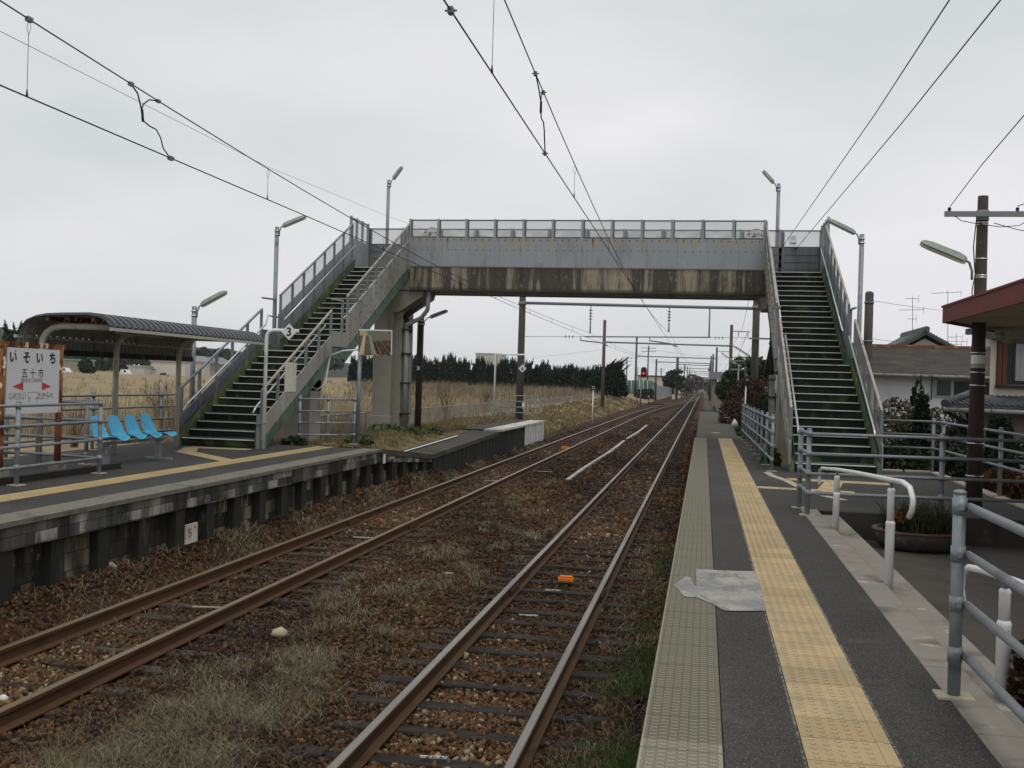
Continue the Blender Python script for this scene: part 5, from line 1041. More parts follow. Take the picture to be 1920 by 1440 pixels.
protos = [spire('cypress_tree', 'dark green cypress in the long row beyond the dry field', (0,0,0), h, r, 1700, .26, m_cyp, 15, 'cypress row beyond the field') for h, r in ((4.7,1.15),(5.1,1.2),(4.4,1.1),(4.9,1.2))]
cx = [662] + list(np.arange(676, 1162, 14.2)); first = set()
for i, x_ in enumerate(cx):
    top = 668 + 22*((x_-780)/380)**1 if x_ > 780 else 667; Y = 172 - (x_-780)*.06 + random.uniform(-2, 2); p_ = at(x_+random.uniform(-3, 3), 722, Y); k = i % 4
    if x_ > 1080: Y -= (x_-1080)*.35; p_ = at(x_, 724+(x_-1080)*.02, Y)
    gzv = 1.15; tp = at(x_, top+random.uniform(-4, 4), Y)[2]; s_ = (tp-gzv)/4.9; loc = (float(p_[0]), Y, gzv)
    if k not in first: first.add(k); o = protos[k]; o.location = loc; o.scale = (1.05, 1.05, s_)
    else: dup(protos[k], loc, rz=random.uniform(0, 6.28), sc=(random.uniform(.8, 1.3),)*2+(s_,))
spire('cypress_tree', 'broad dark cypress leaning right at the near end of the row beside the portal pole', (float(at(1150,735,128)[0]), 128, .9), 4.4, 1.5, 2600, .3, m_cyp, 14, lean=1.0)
# round tree and lineside trees far away
p_ = at(1262, 742, 200)
bush('round_tree', 'large round grey green tree standing alone left of the far track', 'tree', (float(p_[0]), 200, .9), [(-.2,0,3.6,1.2,1.2,.7),(-1.2,0,2.6,1.0,1.1,.7),(1.2,0,2.9,.9,1.1,.6),(.7,0,4.1,1.0,1.0,.5),(-.8,.3,1.7,1.1,1.2,.8),(1.0,0,1.6,1.0,1.1,.8),(0,0,2.4,1.3,1.2,.8)], 1900, .34, leafmat('dull_tree_leaf', [(0,(.018,.025,.017)),(.6,(.05,.062,.04)),(1,(.11,.115,.08))], .8), (.25,2.2,.1))
for lab, px_, y_, Y, s_, m_ in (('pale leafless lineside tree just right of the round tree', 1288,728,230,1.1,m_bare), ('hazy bare tree farther down the left side of the line', 1297,726,290,1.5,m_bare), ('dim twiggy tree close to the vanishing point', 1306,725,360,1.5,m_bare), ('blurred bluish trees just left of where the rails vanish', 1309,727,430,1.7,m_far), ('blurred bluish trees just right of where the rails vanish', 1322,728,450,1.7,m_far), ('low hazy tree behind the far right hand poles', 1333,726,340,1.3,m_bare), ('thin bare tree by the level crossing on the right', 1345,729,240,1.0,m_bare), ('low dark conifer clump in front of the cream house', 1224,727,185,.7,m_cyp), ('leafy tree behind the far right hand poles', 1388,705,120,1.15,m_leafd), ('small tree beside the grey roofed house on the right', 1371,718,150,1.0,m_leafd)):
    p_ = at(px_, y_, Y); bush('lineside_tree', lab, 'tree', (float(p_[0]), Y, .3), [(0,0,2.4*s_,1.3*s_,1.2*s_,1.2*s_),(-.7*s_,0,1.5*s_,1.0*s_,1*s_,1*s_),(.8*s_,0,1.7*s_,1*s_,1*s_,1*s_)], 620, .26*s_+.05, m_, (.12*s_,1.6*s_,0))
# bushes on the right beyond the bridge
bush('brown_bush', 'large reddish brown bush right of the low far platform', 'bush', (1.85, 50, .3), [(.1,0,1.5,1.0,1.6,1.1),(-.55,-1,.9,.65,1.4,.85),(.8,0,1.8,.8,1.4,.8),(.2,-1.5,.6,1.0,1.4,.6),(1.1,0,.9,.8,1.4,.9),(.3,.4,2.2,.6,.8,.5)], 11000, .085, m_leafb, (.08,.6,0))
bush('dark_bush', 'dark leafy bush wedged between the brown bush and the right stairs', 'bush', (2.60, 42, .4), [(.1,0,1.1,.75,1.0,.9),(-.5,-1,.6,.6,1,.6),(.5,.5,1.6,.55,.8,.5),(-.9,-3,.4,.55,1.2,.5)], 4200, .11, m_leafd, (.07,.6,0))
bush('leafy_tree', 'small tree with open leafy branches behind the right bridge pier', 'tree', (3.25, 62, .4), [(0,0,3.0,.9,.9,.5),(.6,0,2.5,.7,.7,.4),(-.4,0,3.5,.6,.6,.35)], 900, .2, m_leafd, (.08,2.4,.1))
bush('conifer_tree', 'dark conifer above the brown bush beside a far portal pole', 'tree', (2.4, 92, .4), [(0,0,2.6,1.0,1.0,1.1),(.5,0,3.8,.7,.7,.8),(-.4,0,1.8,1.1,1,1)], 2400, .2, m_leafd, (.1,3,0))
# shrubs by the white house
bush('flowering_shrub', 'wide rounded shrub flecked with pale leaves beside the right stairs', 'shrub', (4.35, 25.5, .5), [(0,0,1.35,.55,.6,.5),(-.35,-.2,.95,.5,.6,.6),(.4,0,1.0,.5,.6,.6),(.1,-.4,.5,.9,.6,.5)], 5200, .06, m_leafg, (.05,.5,0)); bush('flowering_shrub', 'second pale flecked shrub right of the slim conifer', 'shrub', (5.25, 25.2, .5), [(0,0,1.2,.5,.6,.5),(-.4,-.2,1.1,.45,.6,.55),(.4,0,.8,.5,.6,.5),(0,-.4,.5,.8,.6,.45)], 4800, .06, m_leafg, (.05,.5,0))
sc_ = spire('slim_conifer', 'slim dark conifer with a bent tip between the two pale shrubs', (4.72, 24.6, .5), 2.2, .23, 2600, .065, m_cyp, 4); 
bush('slim_conifer', 'thin twisting leader shoot of the slim conifer', 'tree', (float(at(1712,740,24.6)[0]), 24.6, 2.2), [(0,0,.1,.05,.05,.12),(.02,0,.3,.04,.04,.12),(.07,0,.5,.025,.025,.08)], 130, .06, m_cyp)
bush('dark_hedge', 'dark hedge below the tiled lean-to roof at the right edge', 'hedge', (6.3, 22.5, .5), [(-.9,0,.5,.8,.5,.5),(0,0,.55,.8,.5,.6),(.9,0,.5,.8,.5,.55)], 5000, .08, m_leafd); bush('rusty_shrub', 'low shrub with orange brown dead leaves behind the kerb fence', 'shrub', (5.35, 20.6, .45), [(0,0,.35,.5,.4,.35),(.7,-.5,.3,.5,.4,.3),(1.3,-1.5,.3,.5,.5,.3)], 2600, .07, leafmat('rusty_leaf', [(0,(.03,.02,.012)),(.5,(.09,.04,.018)),(.85,(.2,.075,.025)),(1,(.05,.07,.02))], .8)); 
for i, x_ in enumerate((1865, 1887)):
    p_ = at(x_, 800, 21.5); spire('small_conifer', ('left' if i == 0 else 'right')+' one of two small pointed conifers below the window of the cream house', (float(p_[0]), 21.5, .5), 1.72, .2, 900, .07, m_cyp, 2)
bush('dark_shrub', 'shadowy shrubs behind the kerb fence under the slim conifer', 'shrub', (4.9, 23.0, .4), [(-.9,0,.5,.7,.5,.5),(0,0,.45,.8,.5,.5),(.8,0,.4,.7,.5,.45)], 4200, .08, m_leafd)
# weeds at pier and stairs
def clump_plant(label, x, y, z, r, n, size, mat, h=.25):
    bush('leafy_weed', label, 'plant', (x, y, z), [(0,0,h*.3,r,r,h*.4),(r*.5,0,h*.2,r*.6,r*.6,h*.3)], n, size, mat)
clump_plant('bright green weeds at the foot of the left pier', -9.4, 30.9, .78, .55, 200, .085, m_leaff, .4); clump_plant('green weeds to the right of the left pier', -8.6, 30.9, .76, .4, 150, .08, m_leaff, .35); clump_plant('broad leaved weed under the left stairs', -8.9, 22.4, .85, .28, 160, .10, m_leafd, .35); clump_plant('broad leaved green weed behind the short grey barrier', -8.4, 25.5, .80, .4, 160, .08, m_leaff, .3); clump_plant('green weeds by the wooden lamp post', -8.6, 32.6, .74, .6, 160, .075, m_leaff, .25); clump_plant('weeds beside the right stair pier', 1.40, 22.6, .75, .2, 420, .07, m_leaff, .7); clump_plant('yellow green weeds at the end of the right pipe fence', 1.45, 36.5, .8, .3, 260, .10, m_leaff, .4)
# planter plants and the dead plant in the corner
pp = thing('planter_plants', 'straggly green and brown plants with tall dead stalks in the round planter', 'plant', (PLX, 13.73, .77))
n = 1500; a = RNG.uniform(0, 6.28, n); r_ = np.sqrt(RNG.uniform(0, 1, n))*.40; P_ = np.stack([PLX+r_*np.cos(a), 13.73+r_*np.sin(a), np.full(n, .77)], 1); blades('leaves', P_, RNG.uniform(.10, .42, n)*(.5+.8*RNG.uniform(0,1,n)), np.full(n, .014), np.abs(RNG.normal(.5, .3, n)), RNG.uniform(0, 1, n), leafmat('planter_leaf', [(0,(.012,.02,.008)),(.5,(.03,.05,.015)),(.85,(.06,.06,.025)),(1,(.12,.09,.05))], .7), parent=pp)
n = 26; P_ = np.stack([PLX+RNG.uniform(-.1, .35, n), 13.73+RNG.uniform(-.2, .2, n), np.full(n, .78)], 1); blades('stalks', P_, RNG.uniform(.45, .85, n), np.full(n, .007), np.abs(RNG.normal(.2, .12, n)), RNG.uniform(.3, .9, n), leafmat('dead_stalk', [(0,(.07,.045,.03)),(1,(.2,.15,.1))], .9), parent=pp)
q = MB(); c_ = (PLX-.30, 13.35, .98); P_ = crown_pts(90, [(c_[0],c_[1],c_[2],.09,.06,.07)]); V, F = leafcloud(P_, RNG.uniform(.03,.06,90)); npmesh('dead_flower', V, F, leafmat('rust_flower', [(0,(.05,.02,.012)),(1,(.24,.09,.03))], .9), pp, np.repeat(RNG.uniform(0,1,90),4))
p_ = at(1912, 1245, 5.9); bush('dead_plant', 'withered brown leafy plant in the bottom right corner behind the white handrail', 'plant', (float(p_[0])+.02, 5.9, .87), [(0,0,.10,.07,.07,.10),(.02,0,.26,.07,.06,.10),(.05,0,.0,.08,.07,.06)], 420, .045, leafmat('withered_leaf', [(0,(.010,.006,.004)),(.5,(.035,.018,.010)),(.85,(.10,.05,.025)),(1,(.45,.40,.33))], .6))
p_ = at(1376, 795, 44); blob('plastic_bag', 'crumpled white plastic bag at the edge of the far right platform', 'bag', (1.25,44,.98), .22, m_white, (.7,1,.8), .55)
q = MB(); q.box(.30, 38.3, .846, .62, 38.5, .852); q.box(.4, 37.9, .847, .5, 38.3, .853); tag(q.build('floor_mark', m_kerby), 'small pale T shaped mark painted on the low far platform', 'floor mark')

# ------------------------------------------------------------------ field weeds
n = 5200; Yw = 1/(1/26+RNG.uniform(0, 1, n)*(1/165-1/26)); Xw = -11.2-np.abs(RNG.normal(0, .22, n))*Yw*RNG.uniform(.3, 1.4, n)-RNG.uniform(0, .5, n)
per = 7; X_ = np.repeat(Xw, per)+RNG.normal(0, .18, n*per); Y_ = np.repeat(Yw, per)+RNG.normal(0, .18, n*per); Z_ = np.array([ground_z(a, b) for a, b in zip(X_, Y_)])
h = np.repeat(RNG.uniform(.25, .75, n), per)*RNG.uniform(.5, 1.2, n*per)
m_weed = leafmat('field_weed', [(0,(.14,.11,.065)),(.4,(.26,.21,.125)),(.8,(.38,.31,.19)),(1,(.46,.39,.26))], .9)
o = blades('field_weeds', np.stack([X_,Y_,Z_],1), h, np.full(n*per, .012)+Y_*.00035, np.abs(RNG.normal(.25, .2, n*per)), RNG.uniform(0, 1, n*per), m_weed); tag(o, 'tall straw coloured weeds filling the field behind the fence', 'dry weeds', kind='stuff')
n = 1500; Yw = RNG.uniform(80, 165, n); Xw = np.array([at(x, 722, y)[0] for x, y in zip(RNG.uniform(660, 1180, n), Yw)]); k = Xw < -11.5; Xw, Yw = Xw[k], Yw[k]; n = len(Xw); per = 8
X_ = np.repeat(Xw, per)+RNG.normal(0, .3, n*per); Y_ = np.repeat(Yw, per)+RNG.normal(0, .3, n*per); Z_ = np.array([ground_z(a, b) for a, b in zip(X_, Y_)])
o = blades('brushwood', np.stack([X_,Y_,Z_],1), np.repeat(RNG.uniform(.3, 1.1, n), per)*RNG.uniform(.5, 1.2, n*per), np.full(n*per, .02)+Y_*.0002, np.abs(RNG.normal(.3, .2, n*per)), RNG.uniform(0, 1, n*per), leafmat('brushwood', [(0,(.09,.07,.05)),(.6,(.19,.155,.11)),(1,(.30,.26,.19))], .9)); tag(o, 'grey brown scrub in front of the cypress row', 'scrub', kind='stuff')
def twig_bush(label, x, y, z, h, n=26):
    o = thing('bare_shrub', label, 'shrub', (x, y, z)); q = MB()
    for i in range(n):
        a = random.uniform(0, 6.28); l = h*random.uniform(.5, 1); sp = random.uniform(.1, .6)*h*.6; p0 = Vector((x+random.uniform(-.1,.1), y, z)); p1_ = p0+Vector((math.cos(a)*sp*.4, math.sin(a)*sp*.4, l*.5)); p2 = p0+Vector((math.cos(a)*sp, math.sin(a)*sp, l))
        w0 = .006+.00008*y; q.tube([p0, p1_, p2], [w0, w0*.8, w0*.4], 4)
        for k in range(4): t_ = random.uniform(.4, .95); b_ = p1_.lerp(p2, t_); a2 = a+random.uniform(-1.3, 1.3); q.tube([b_, b_+Vector((math.cos(a2)*.2*h*.5, math.sin(a2)*.2*h*.5, .16*h))], [w0*.5, w0*.3], 4)
    q.build('twigs', wm('twig_'+label[:6], (.12,.09,.065), rough=.9), o)
for lab, x_, y_, Y, h in (('leafless shrub behind the mesh fence just right of the wooden lamp post',835,765,48,1.9), ('second leafless shrub by the fence nearer the white frame',910,760,60,1.6), ('reddish bare shrub behind the shelter left of its right post',325,790,27,1.7), ('bare shrub behind the rear rails next to the left stairs',385,790,28,1.6), ('thin bare shrub under the shelter roof behind the seats',300,775,33,1.7), ('bare shrub glimpsed between the sign and the shelter post',140,790,24,1.1), ('low bare shrub seen through the barrier under the stairs',590,770,38,1.3)):
    p_ = at(x_, y_, Y); twig_bush(lab, float(p_[0]), Y, ground_z(p_[0], Y), h)
parts = [tufts(900, U(-11, -8.0), U(22.5, 46), 12, .09, .06, .2, .010, None, lambda x, y: bank_z(x, y)), tufts(1500, U(-10.9, -7.3), Y1(46.5, 140), 9, .14, .08, .25, .022, None, lambda x, y: ground_z(x, y))]
o = blades('bank_grass', *[np.concatenate([p[i] for p in parts]) for i in range(5)], leafmat('bank_grass', [(0,(.10,.08,.04)),(.5,(.20,.155,.08)),(.85,(.29,.235,.13)),(1,(.09,.12,.035))], .9)); tag(o, 'short bleached grass on the bank beside the left track', 'dry grass', kind='stuff')

# ------------------------------------------------------------------ hills and far woods
def ridge(name, pts, Y, depth, z0, mat, label=None, kind='structure'):
    q = MB(); P_ = [at(x, y, Y) for x, y in pts]; q.grid([[(p[0]*(1+d/Y*.3), Y+d, z0+(p[2]-z0)*f) for p in P_] for d, f in ((-depth,0),(-depth*.4,.75),(0,1),(depth,.6),(depth*2,0))], sm=True); o = q.build(name, mat); return tag(o, label, None, None, kind)
ridge('hills', [(-200,618),(-60,612),(0,613),(40,622),(90,640),(150,650),(260,655),(330,648),(420,655),(520,668),(640,680),(760,690),(900,706)], 520, 80, 0, wm('hill_wood', (.035,.05,.035), [((.02,.03,.022),.02,.45,.6)], .95, vs=.03))
n = 9000; xs_ = RNG.uniform(-60, 640, n); P_ = []
for x_ in xs_:
    Y = RNG.uniform(300, 420); top = 655 + 9*math.sin(x_*.021)+6*math.sin(x_*.057+1)+4*math.sin(x_*.13) + max(0, (x_-420)*.06); base = 694 - (x_*.006); P_.append(at(x_, base+(top-base)*RNG.uniform(0, 1)**.8, Y))
V, F = leafcloud(np.array(P_), RNG.uniform(1.0, 2.8, n)); o = npmesh('far_woods', V, F, m_far, rnd=np.repeat(RNG.beta(2,2.2,n),4)); tag(o, 'hazy wood beyond the field on the left horizon', 'woods', kind='stuff')
p_ = at(26, 690, 120); spire('dark_conifer', 'dark pointed conifer above the left end of the station sign', (float(p_[0]), 120, 1.0), 6.6, 2.2, 2400, .42, m_cyp, 5); p_ = at(160, 690, 170); bush('dark_tree', 'rounded dark tree seen under the shelter roof', 'tree', (float(p_[0]), 170, 1.2), [(0,0,1.6,1.3,1.2,1.2),(.6,0,.9,1.3,1.2,.8)], 1500, .3, m_leafd, (.12,1,0))
# ------------------------------------------------------------------ houses
m_wallw = wm('white_render', (.70,.71,.74), [((.55,.55,.55),1.2,.5,.75,(1,1,.3),.7)], .85, var=.05)
m_wallc = wm('cream_render', (.50,.45,.38), [((.36,.31,.25),1.5,.5,.75,(1,1,.3),.7)], .85, var=.06)
t = NT('dark_slate_shingle'); X, Y, Z = t.sep(); v = t.math('DIVIDE', Z, .075); ln = t.step(t.math('ABSOLUTE', t.math('SUBTRACT', t.math('FRACT', v), .5)), .38, .48); 
idn = t.n('ShaderNodeTexWhiteNoise', noise_dimensions='2D'); t.l(t.comb(t.math('FLOOR', t.math('ADD', t.math('DIVIDE', X, .5), t.math('MULTIPLY', t.math('FLOOR', v), .37))), t.math('FLOOR', v), 0), idn.inputs['Vector'])
c = t.mix(idn.outputs['Value'], (.036,.030,.024), (.060,.050,.040)); c = t.mix(t.math('MULTIPLY', ln, .7), c, (.025,.02,.017)); c = t.mix(t.math('MULTIPLY', t.step(t.noise(1.3, 5, (1,1,.5)), .55, .72), .7), c, (.095,.08,.062)); m_slate = t.done(c, .8)
m_rib = wm('rusty_ridge_cap', (.20,.075,.035), [((.34,.20,.11),3,.5,.65),((.45,.40,.33),.7,.64,.7)], .8)
m_gut = wm('grey_gutter', (.22,.22,.22), [((.10,.10,.10),6,.5,.7)], .6); m_glass = wm('dark_window_glass', (.06,.075,.085), rough=.12, spec=.6); m_glassd = wm('darker_window_glass', (.02,.024,.028), rough=.12, spec=.6); m_alu = wm('aluminium_frame', (.40,.41,.42), rough=.45, metal=.3)
m_ktile = wm('grey_green_roof_tile', (.085,.10,.10), [((.045,.05,.05),4,.5,.7),((.15,.165,.16),6,.6,.75)], .6); m_ktiled = wm('dark_grey_roof_tile', (.055,.058,.066), [((.03,.03,.035),4,.5,.7),((.10,.105,.115),6,.6,.75)], .55)
def at3(x, y, Y): p = at(x, y, Y); return Vector((float(p[0]), float(p[1]), float(p[2])))
Yh = 38.0; hA = at3(1634,697,Yh); hB = at3(1905,708,Yh)
h1 = thing('house', 'white single storey house with dark brown shingle roof and rusty ridge behind the right stairs', 'house', (hA.x, Yh, .5))
e0, e1 = hA.x-3.2, hB.x+2.5; ze = 3.12; zr_ = 4.16; yd = 3.6
q = MB(); q.box(e0+.3, Yh+.45, .4, e1-.3, Yh+6.6, ze-.1); q.build('wall', m_wallw, h1)
q = MB(); q.prism([(e0,Yh,ze),(e0,Yh+yd,zr_),(e0,Yh+2*yd,ze),(e0,Yh+2*yd,ze-.1),(e0,Yh+yd,zr_-.12),(e0,Yh,ze-.1)], (e1-e0,0,0)); rf = q.build('roof', m_slate, h1)
q = MB(); q.box(e0-.03, Yh+yd-.12, zr_-.03, e1+.03, Yh+yd+.12, zr_+.075); q.build('ridge_cap', m_rib, rf)
q = MB(); q.tube([(e0,Yh-.06,ze-.06),(e1,Yh-.06,ze-.10)], .06, 8)
for k in range(12): q.box(e0+k*.9, Yh-.13, ze-.14, e0+k*.9+.03, Yh+.02, ze-.03)
q.build('gutter', m_gut, rf)
w0, w1_ = at3(1753,711,Yh+.42), at3(1842,744,Yh+.42); wz0, wz1 = w1_.z-.05, w0.z
q = MB(); q.box(w0.x, Yh+.38, wz0, w1_.x+1.0, Yh+.46, wz1); wi = q.build('window', m_alu, h1); xm_ = at3(1783,711,Yh+.4).x; q = MB(); q.box(w0.x+.06, Yh+.365, wz0+.05, xm_, Yh+.379, wz1-.05); q.build('pane', m_glass, wi); q = MB(); q.box(xm_+.1, Yh+.365, wz0+.05, w1_.x+.95, Yh+.379, wz1-.05); q.build('pane', m_glassd, wi)
q = MB(); q.tube([(w0.x-.1,Yh+.38,wz0-.1),(w0.x-.1,Yh+.38,wz1+.02)], .02, 6); q.build('downpipe', m_black, h1)
def tile_gable(lab, apex, eL, eR, depth, wall_z, matw, matt, vent=True):
    """gable facing the camera: apex/eaves are points on the front plane"""
    h_ = thing('house', lab, 'house', (apex.x, apex.y, .5)); y0 = apex.y; q = MB(); ov = .45
    q.prism([(eL.x+ov,y0+.5,.4),(eR.x-ov,y0+.5,.4),(eR.x-ov,y0+.5,eR.z-.1),(apex.x,y0+.5,apex.z-.45),(eL.x+ov,y0+.5,eL.z-.1)], (0,depth-1,0)); q.build('wall', matw, h_)
    q = MB(); n = 13
    for s, e in ((-1, eL), (1, eR)):
        q.prism([(apex.x,y0,apex.z),(e.x,y0,e.z),(e.x,y0,e.z-.16),(apex.x,y0,apex.z-.2)], (0,depth,0))
        for k in range(n): t_ = (k+.5)/n; c_ = apex.lerp(e, t_); q.tube([(c_.x,y0-.04,c_.z+.02),(c_.x,y0+depth,c_.z+.02)], .11, 6)
    rf_ = q.build('roof', matt, h_); q = MB(); q.box(apex.x-.2, y0-.05, apex.z, apex.x+.2, y0+depth, apex.z+.26); q.tube([(apex.x,y0-.02,apex.z+.26),(apex.x,y0+depth,apex.z+.26)], .13, 10); q.tube([(apex.x,y0-.2,apex.z+.18),(apex.x,y0+.1,apex.z+.2)], .2, 10); q.build('ridge', matt, rf_)
    if vent: q = MB(); q.box(apex.x-.28, y0+.44, apex.z-1.25, apex.x+.28, y0+.5, apex.z-.95); q.build('vent', m_black, h_)
    return h_
Yg = 78.0; ap = at3(1737,622,Yg); el = at3(1668,659,Yg); er = at3(1806,660,Yg)
g1 = tile_gable('two storey house with a grey green tiled gable rising behind the brown roof', ap, el, er, 9, 0, m_wallc, m_ktile)
q = MB(); gl = at3(1648,655,Yg+4); q.prism([(gl.x-1,Yg+1,gl.z-.6),(ap.x,Yg+1,ap.z-.2),(ap.x,Yg+9,ap.z-.2),(gl.x-1,Yg+9,gl.z-.6)], (0,0,.15)); q.build('roof_slope', m_ktile, g1)
# house at the right edge with a shuttered window
Yc = 26.0; c0 = at3(1858,640,Yc); cb = at3(1855,740,Yc)
h2 = thing('house', 'cream house at the right edge with red brown slatted shutters beside its window', 'house', (c0.x, Yc, .5))
q = MB(); q.prism([(cb.x,Yc,.4),(cb.x+7,Yc,.4),(cb.x+12,Yc+6,.4),(cb.x+5,Yc+6,.4)], (0,0,3.35)); q.build('wall', m_wallc, h2); 
wa, wb = at3(1873,646,Yc-.05), at3(1921,721,Yc-.05); q = MB(); q.box(wa.x+.18, Yc-.06, wb.z, wa.x+1.7, Yc-.005, 3.70); w2_ = q.build('window', m_black, h2); q = MB(); q.box(wa.x+.36, Yc-.075, wb.z+.08, wa.x+.62, Yc-.062, 3.66); q.box(wa.x+.72, Yc-.075, wb.z+.08, wa.x+1.6, Yc-.062, 3.66); q.build('pane', wm('curtained_glass', (.22,.225,.23), [((.12,.125,.13),9,.5,.6,(1,1,0))], .25), w2_)
q = MB(); zz_ = wb.z-.02
while zz_ < 3.68:
    for xx in (0, .11): q.box(wa.x-.02+xx, Yc-.07, zz_, wa.x+.075+xx, Yc-.03, zz_+.022)
    zz_ += .034
q.box(wa.x-.03, Yc-.03, wb.z-.03, wa.x+.2, Yc-.004, 3.72, 1); q.build('shutter', [wm('red_brown_slat', (.14,.050,.028), rough=.6), m_black], h2)
q = MB(); q.box(wa.x-.05, Yc-.10, wb.z-.09, wa.x+1.8, Yc, wb.z-.03); q.build('sill', m_black, h2)
q = MB(); q.prism([(cb.x-.2,Yc-.25,3.752),(cb.x+7,Yc-.25,3.752),(cb.x+12,Yc+6,3.752),(cb.x+5,Yc+6,3.752)], (0,0,.12)); q.build('upper_roof', m_ktiled, h2)
# lean-to tiled roof in front of it
r0 = at3(1772,760,24.0); r1 = at3(1925,772,24.0); tl = at3(1862,728,26.0)
q = MB(); n = 26
def lr(u, v): return Vector((r0.x-.02+(r0.x+3.2-r0.x)*u, 24.0+2.0*v, r0.z+(cb.z+.02-r0.z)*v))
xl_ = lambda v: r0.x+(cb.x-.35-r0.x)*v
q.prism([(r0.x,24.0,r0.z),(r0.x+4,24.0,r0.z),(r0.x+4,26.0,cb.z-.05),(xl_(1),26.0,cb.z-.05)], (0,0,-.07))
for k in range(30):
    x_ = r0.x+.12+k*.13; v0 = 0 if True else 0; v1 = min(1, (x_-r0.x)/max(.05, (cb.x-.35-r0.x)));
    q.tube([(x_,24.0,r0.z+.015),(x_,24.0+2*v1,r0.z+.015+(cb.z-.05-r0.z)*v1)], .04, 6)
lt = q.build('lean_to_roof', m_ktiled, h2); q = MB(); q.tube([(r0.x-.02,23.95,r0.z+.05),(xl_(1),26.0,cb.z+.05)], .085, 8); q.build('hip_ridge', m_ktiled, lt)
q = MB(); q.tube([(r0.x-.05,23.95,r0.z-.09),(r0.x+4,23.95,r0.z-.12)], .05, 8); q.build('gutter', m_gut, lt)
q = MB(); q.box(r0.x+.7, 24.5, .4, r0.x+4, 25.9, r0.z-.08); q.build('wall', wm('brown_wall', (.2,.17,.14), rough=.9), h2)  # plain dull brown wall below the lean-to roof
q = MB(); q.beam((r0.x+.05,24.3,r0.z-.12),(r0.x+.6,24.55,r0.z-.38),.06,.06); q.beam((r0.x+.5,24.3,r0.z-.12),(r0.x+.65,24.52,r0.z-.40),.05,.05); q.build('bracket', m_black, h2)
q = MB(); q.box(5.4, 23.4, .4, 9, 23.5, 1.55); tag(q.build('garden_wall', wm('pale_garden_wall', (.45,.42,.34), [((.25,.22,.16),2,.5,.7)], .9)), 'pale garden wall glimpsed between the shrubs below the lean-to roof', 'wall')
h3 = thing('house', 'dark tiled eave of another house poking out under the canopy', 'house', (8.3, 44, .5)); a_ = at3(1810,617,44); q = MB(); q.prism([(a_.x,44,a_.z),(a_.x+5,44,a_.z+.2),(a_.x+5,46,a_.z+1.1),(a_.x+.6,46,a_.z+.1)], (0,0,-.22)); q.build('roof', m_ktiled, h3); q = MB(); q.box(a_.x+1.25, 44.6, .4, a_.x+5, 48, a_.z-.1); q.build('wall', m_wallw, h3)
# small pole and aerials
sp = thing('small_pole', 'plain brown pole with a rounded top left of the tiled gable', 'pole', (5.75, 40, .5)); q = MB(); q.tube([(5.75,40,.3),(5.75,40,6.0),(5.75,40,6.06)], [.165,.15,.08], 14); q.build('pole', m_concpole, sp); q = MB()
for z in (5.65, 4.27): q.tube([(5.75,40,z-.03),(5.75,40,z+.03)], .175, 14)
q.build('band', m_galvd, sp)
def aerial(lab, x, ytop, ybase, Y, arms):
    a_ = at3(x, ybase, Y); b_ = at3(x, ytop, Y); o = thing('television_aerial', lab, 'aerial', tuple(a_)); q = MB(); q.tube([a_, b_], .022, 6); q.build('mast', m_galvd, o)
    for (yy, L, n, s) in arms:
        c_ = at3(x, yy, Y); q = MB(); q.tube([c_+Vector((-L*.6,0,-.04*s)), c_+Vector((L*.5,0,.04*s))], .016, 5)
        for k in range(n): u = -.6+1.1*k/(n-1); q.tube([c_+Vector((L*u,-.22-.02*k,.02)), c_+Vector((L*u,.22+.02*k,.02))], .010, 4)
        q.tube([c_+Vector((L*.5,0,-.28)), c_+Vector((L*.5,0,.28))], .012, 4); q.build('aerial_arm', m_galvd, o)
aerial('tall roof aerial with three arms above the tiled gable', 1711, 556, 626, 80, [(560,.8,5,0),(581,1.5,8,1),(598,.5,3,0)]); aerial('tilted roof aerial on a thin mast left of the canopy', 1777, 545, 655, 85, [(549,1.9,9,2)]); aerial('cluster of small aerials on the roof just left of the brown pole', 1793, 625, 660, 90, [(632,.9,6,1),(640,1.6,7,0),(646,.8,4,1)])
# far right houses near the line
hh = [('grey roofed house beside the far right hand portal poles', 1356, 697, 745, 130, 2.6, 2.3, (.09,.09,.095), (.22,.19,.15)), ('small brick coloured building beyond the brown bush', 1366, 712, 745, 118, 1.4, 1.2, (.14,.10,.09), (.30,.12,.07))]
for lab, x_, yt, yb__, Y, w_, d_, rc, wc in hh:
    a_ = at3(x_, yt, Y); o = thing('house', lab, 'house', (a_.x, Y, .3)); x0, x1 = a_.x-w_/2, a_.x+w_/2; ze_ = a_.z-.95
    q = MB(); q.box(x0, Y, .1, x1, Y+5, ze_); q.build('wall', wm('wall_'+lab[:5], wc, [((wc[0]*.6,wc[1]*.6,wc[2]*.6),1,.5,.65,(1,1,.3))], .9), o)
    q = MB(); q.prism([(x0-.4,Y-.5,ze_),(x0-.4,Y+2.5,a_.z),(x0-.4,Y+5.5,ze_)], (w_+.8,0,0)); q.build('roof', wm('roof_'+lab[:5], rc, rough=.8), o); q = MB(); q.beam((x0-.42,Y-.5,ze_),(x0-.42,Y+2.5,a_.z),.06,.16); q.build('barge_board', m_white, o)
    q = MB(); q.box(x0+w_*.2, Y-.03, ze_-1.1, x0+w_*.5, Y-.005, ze_-.4); q.build('window', m_glassd, o)
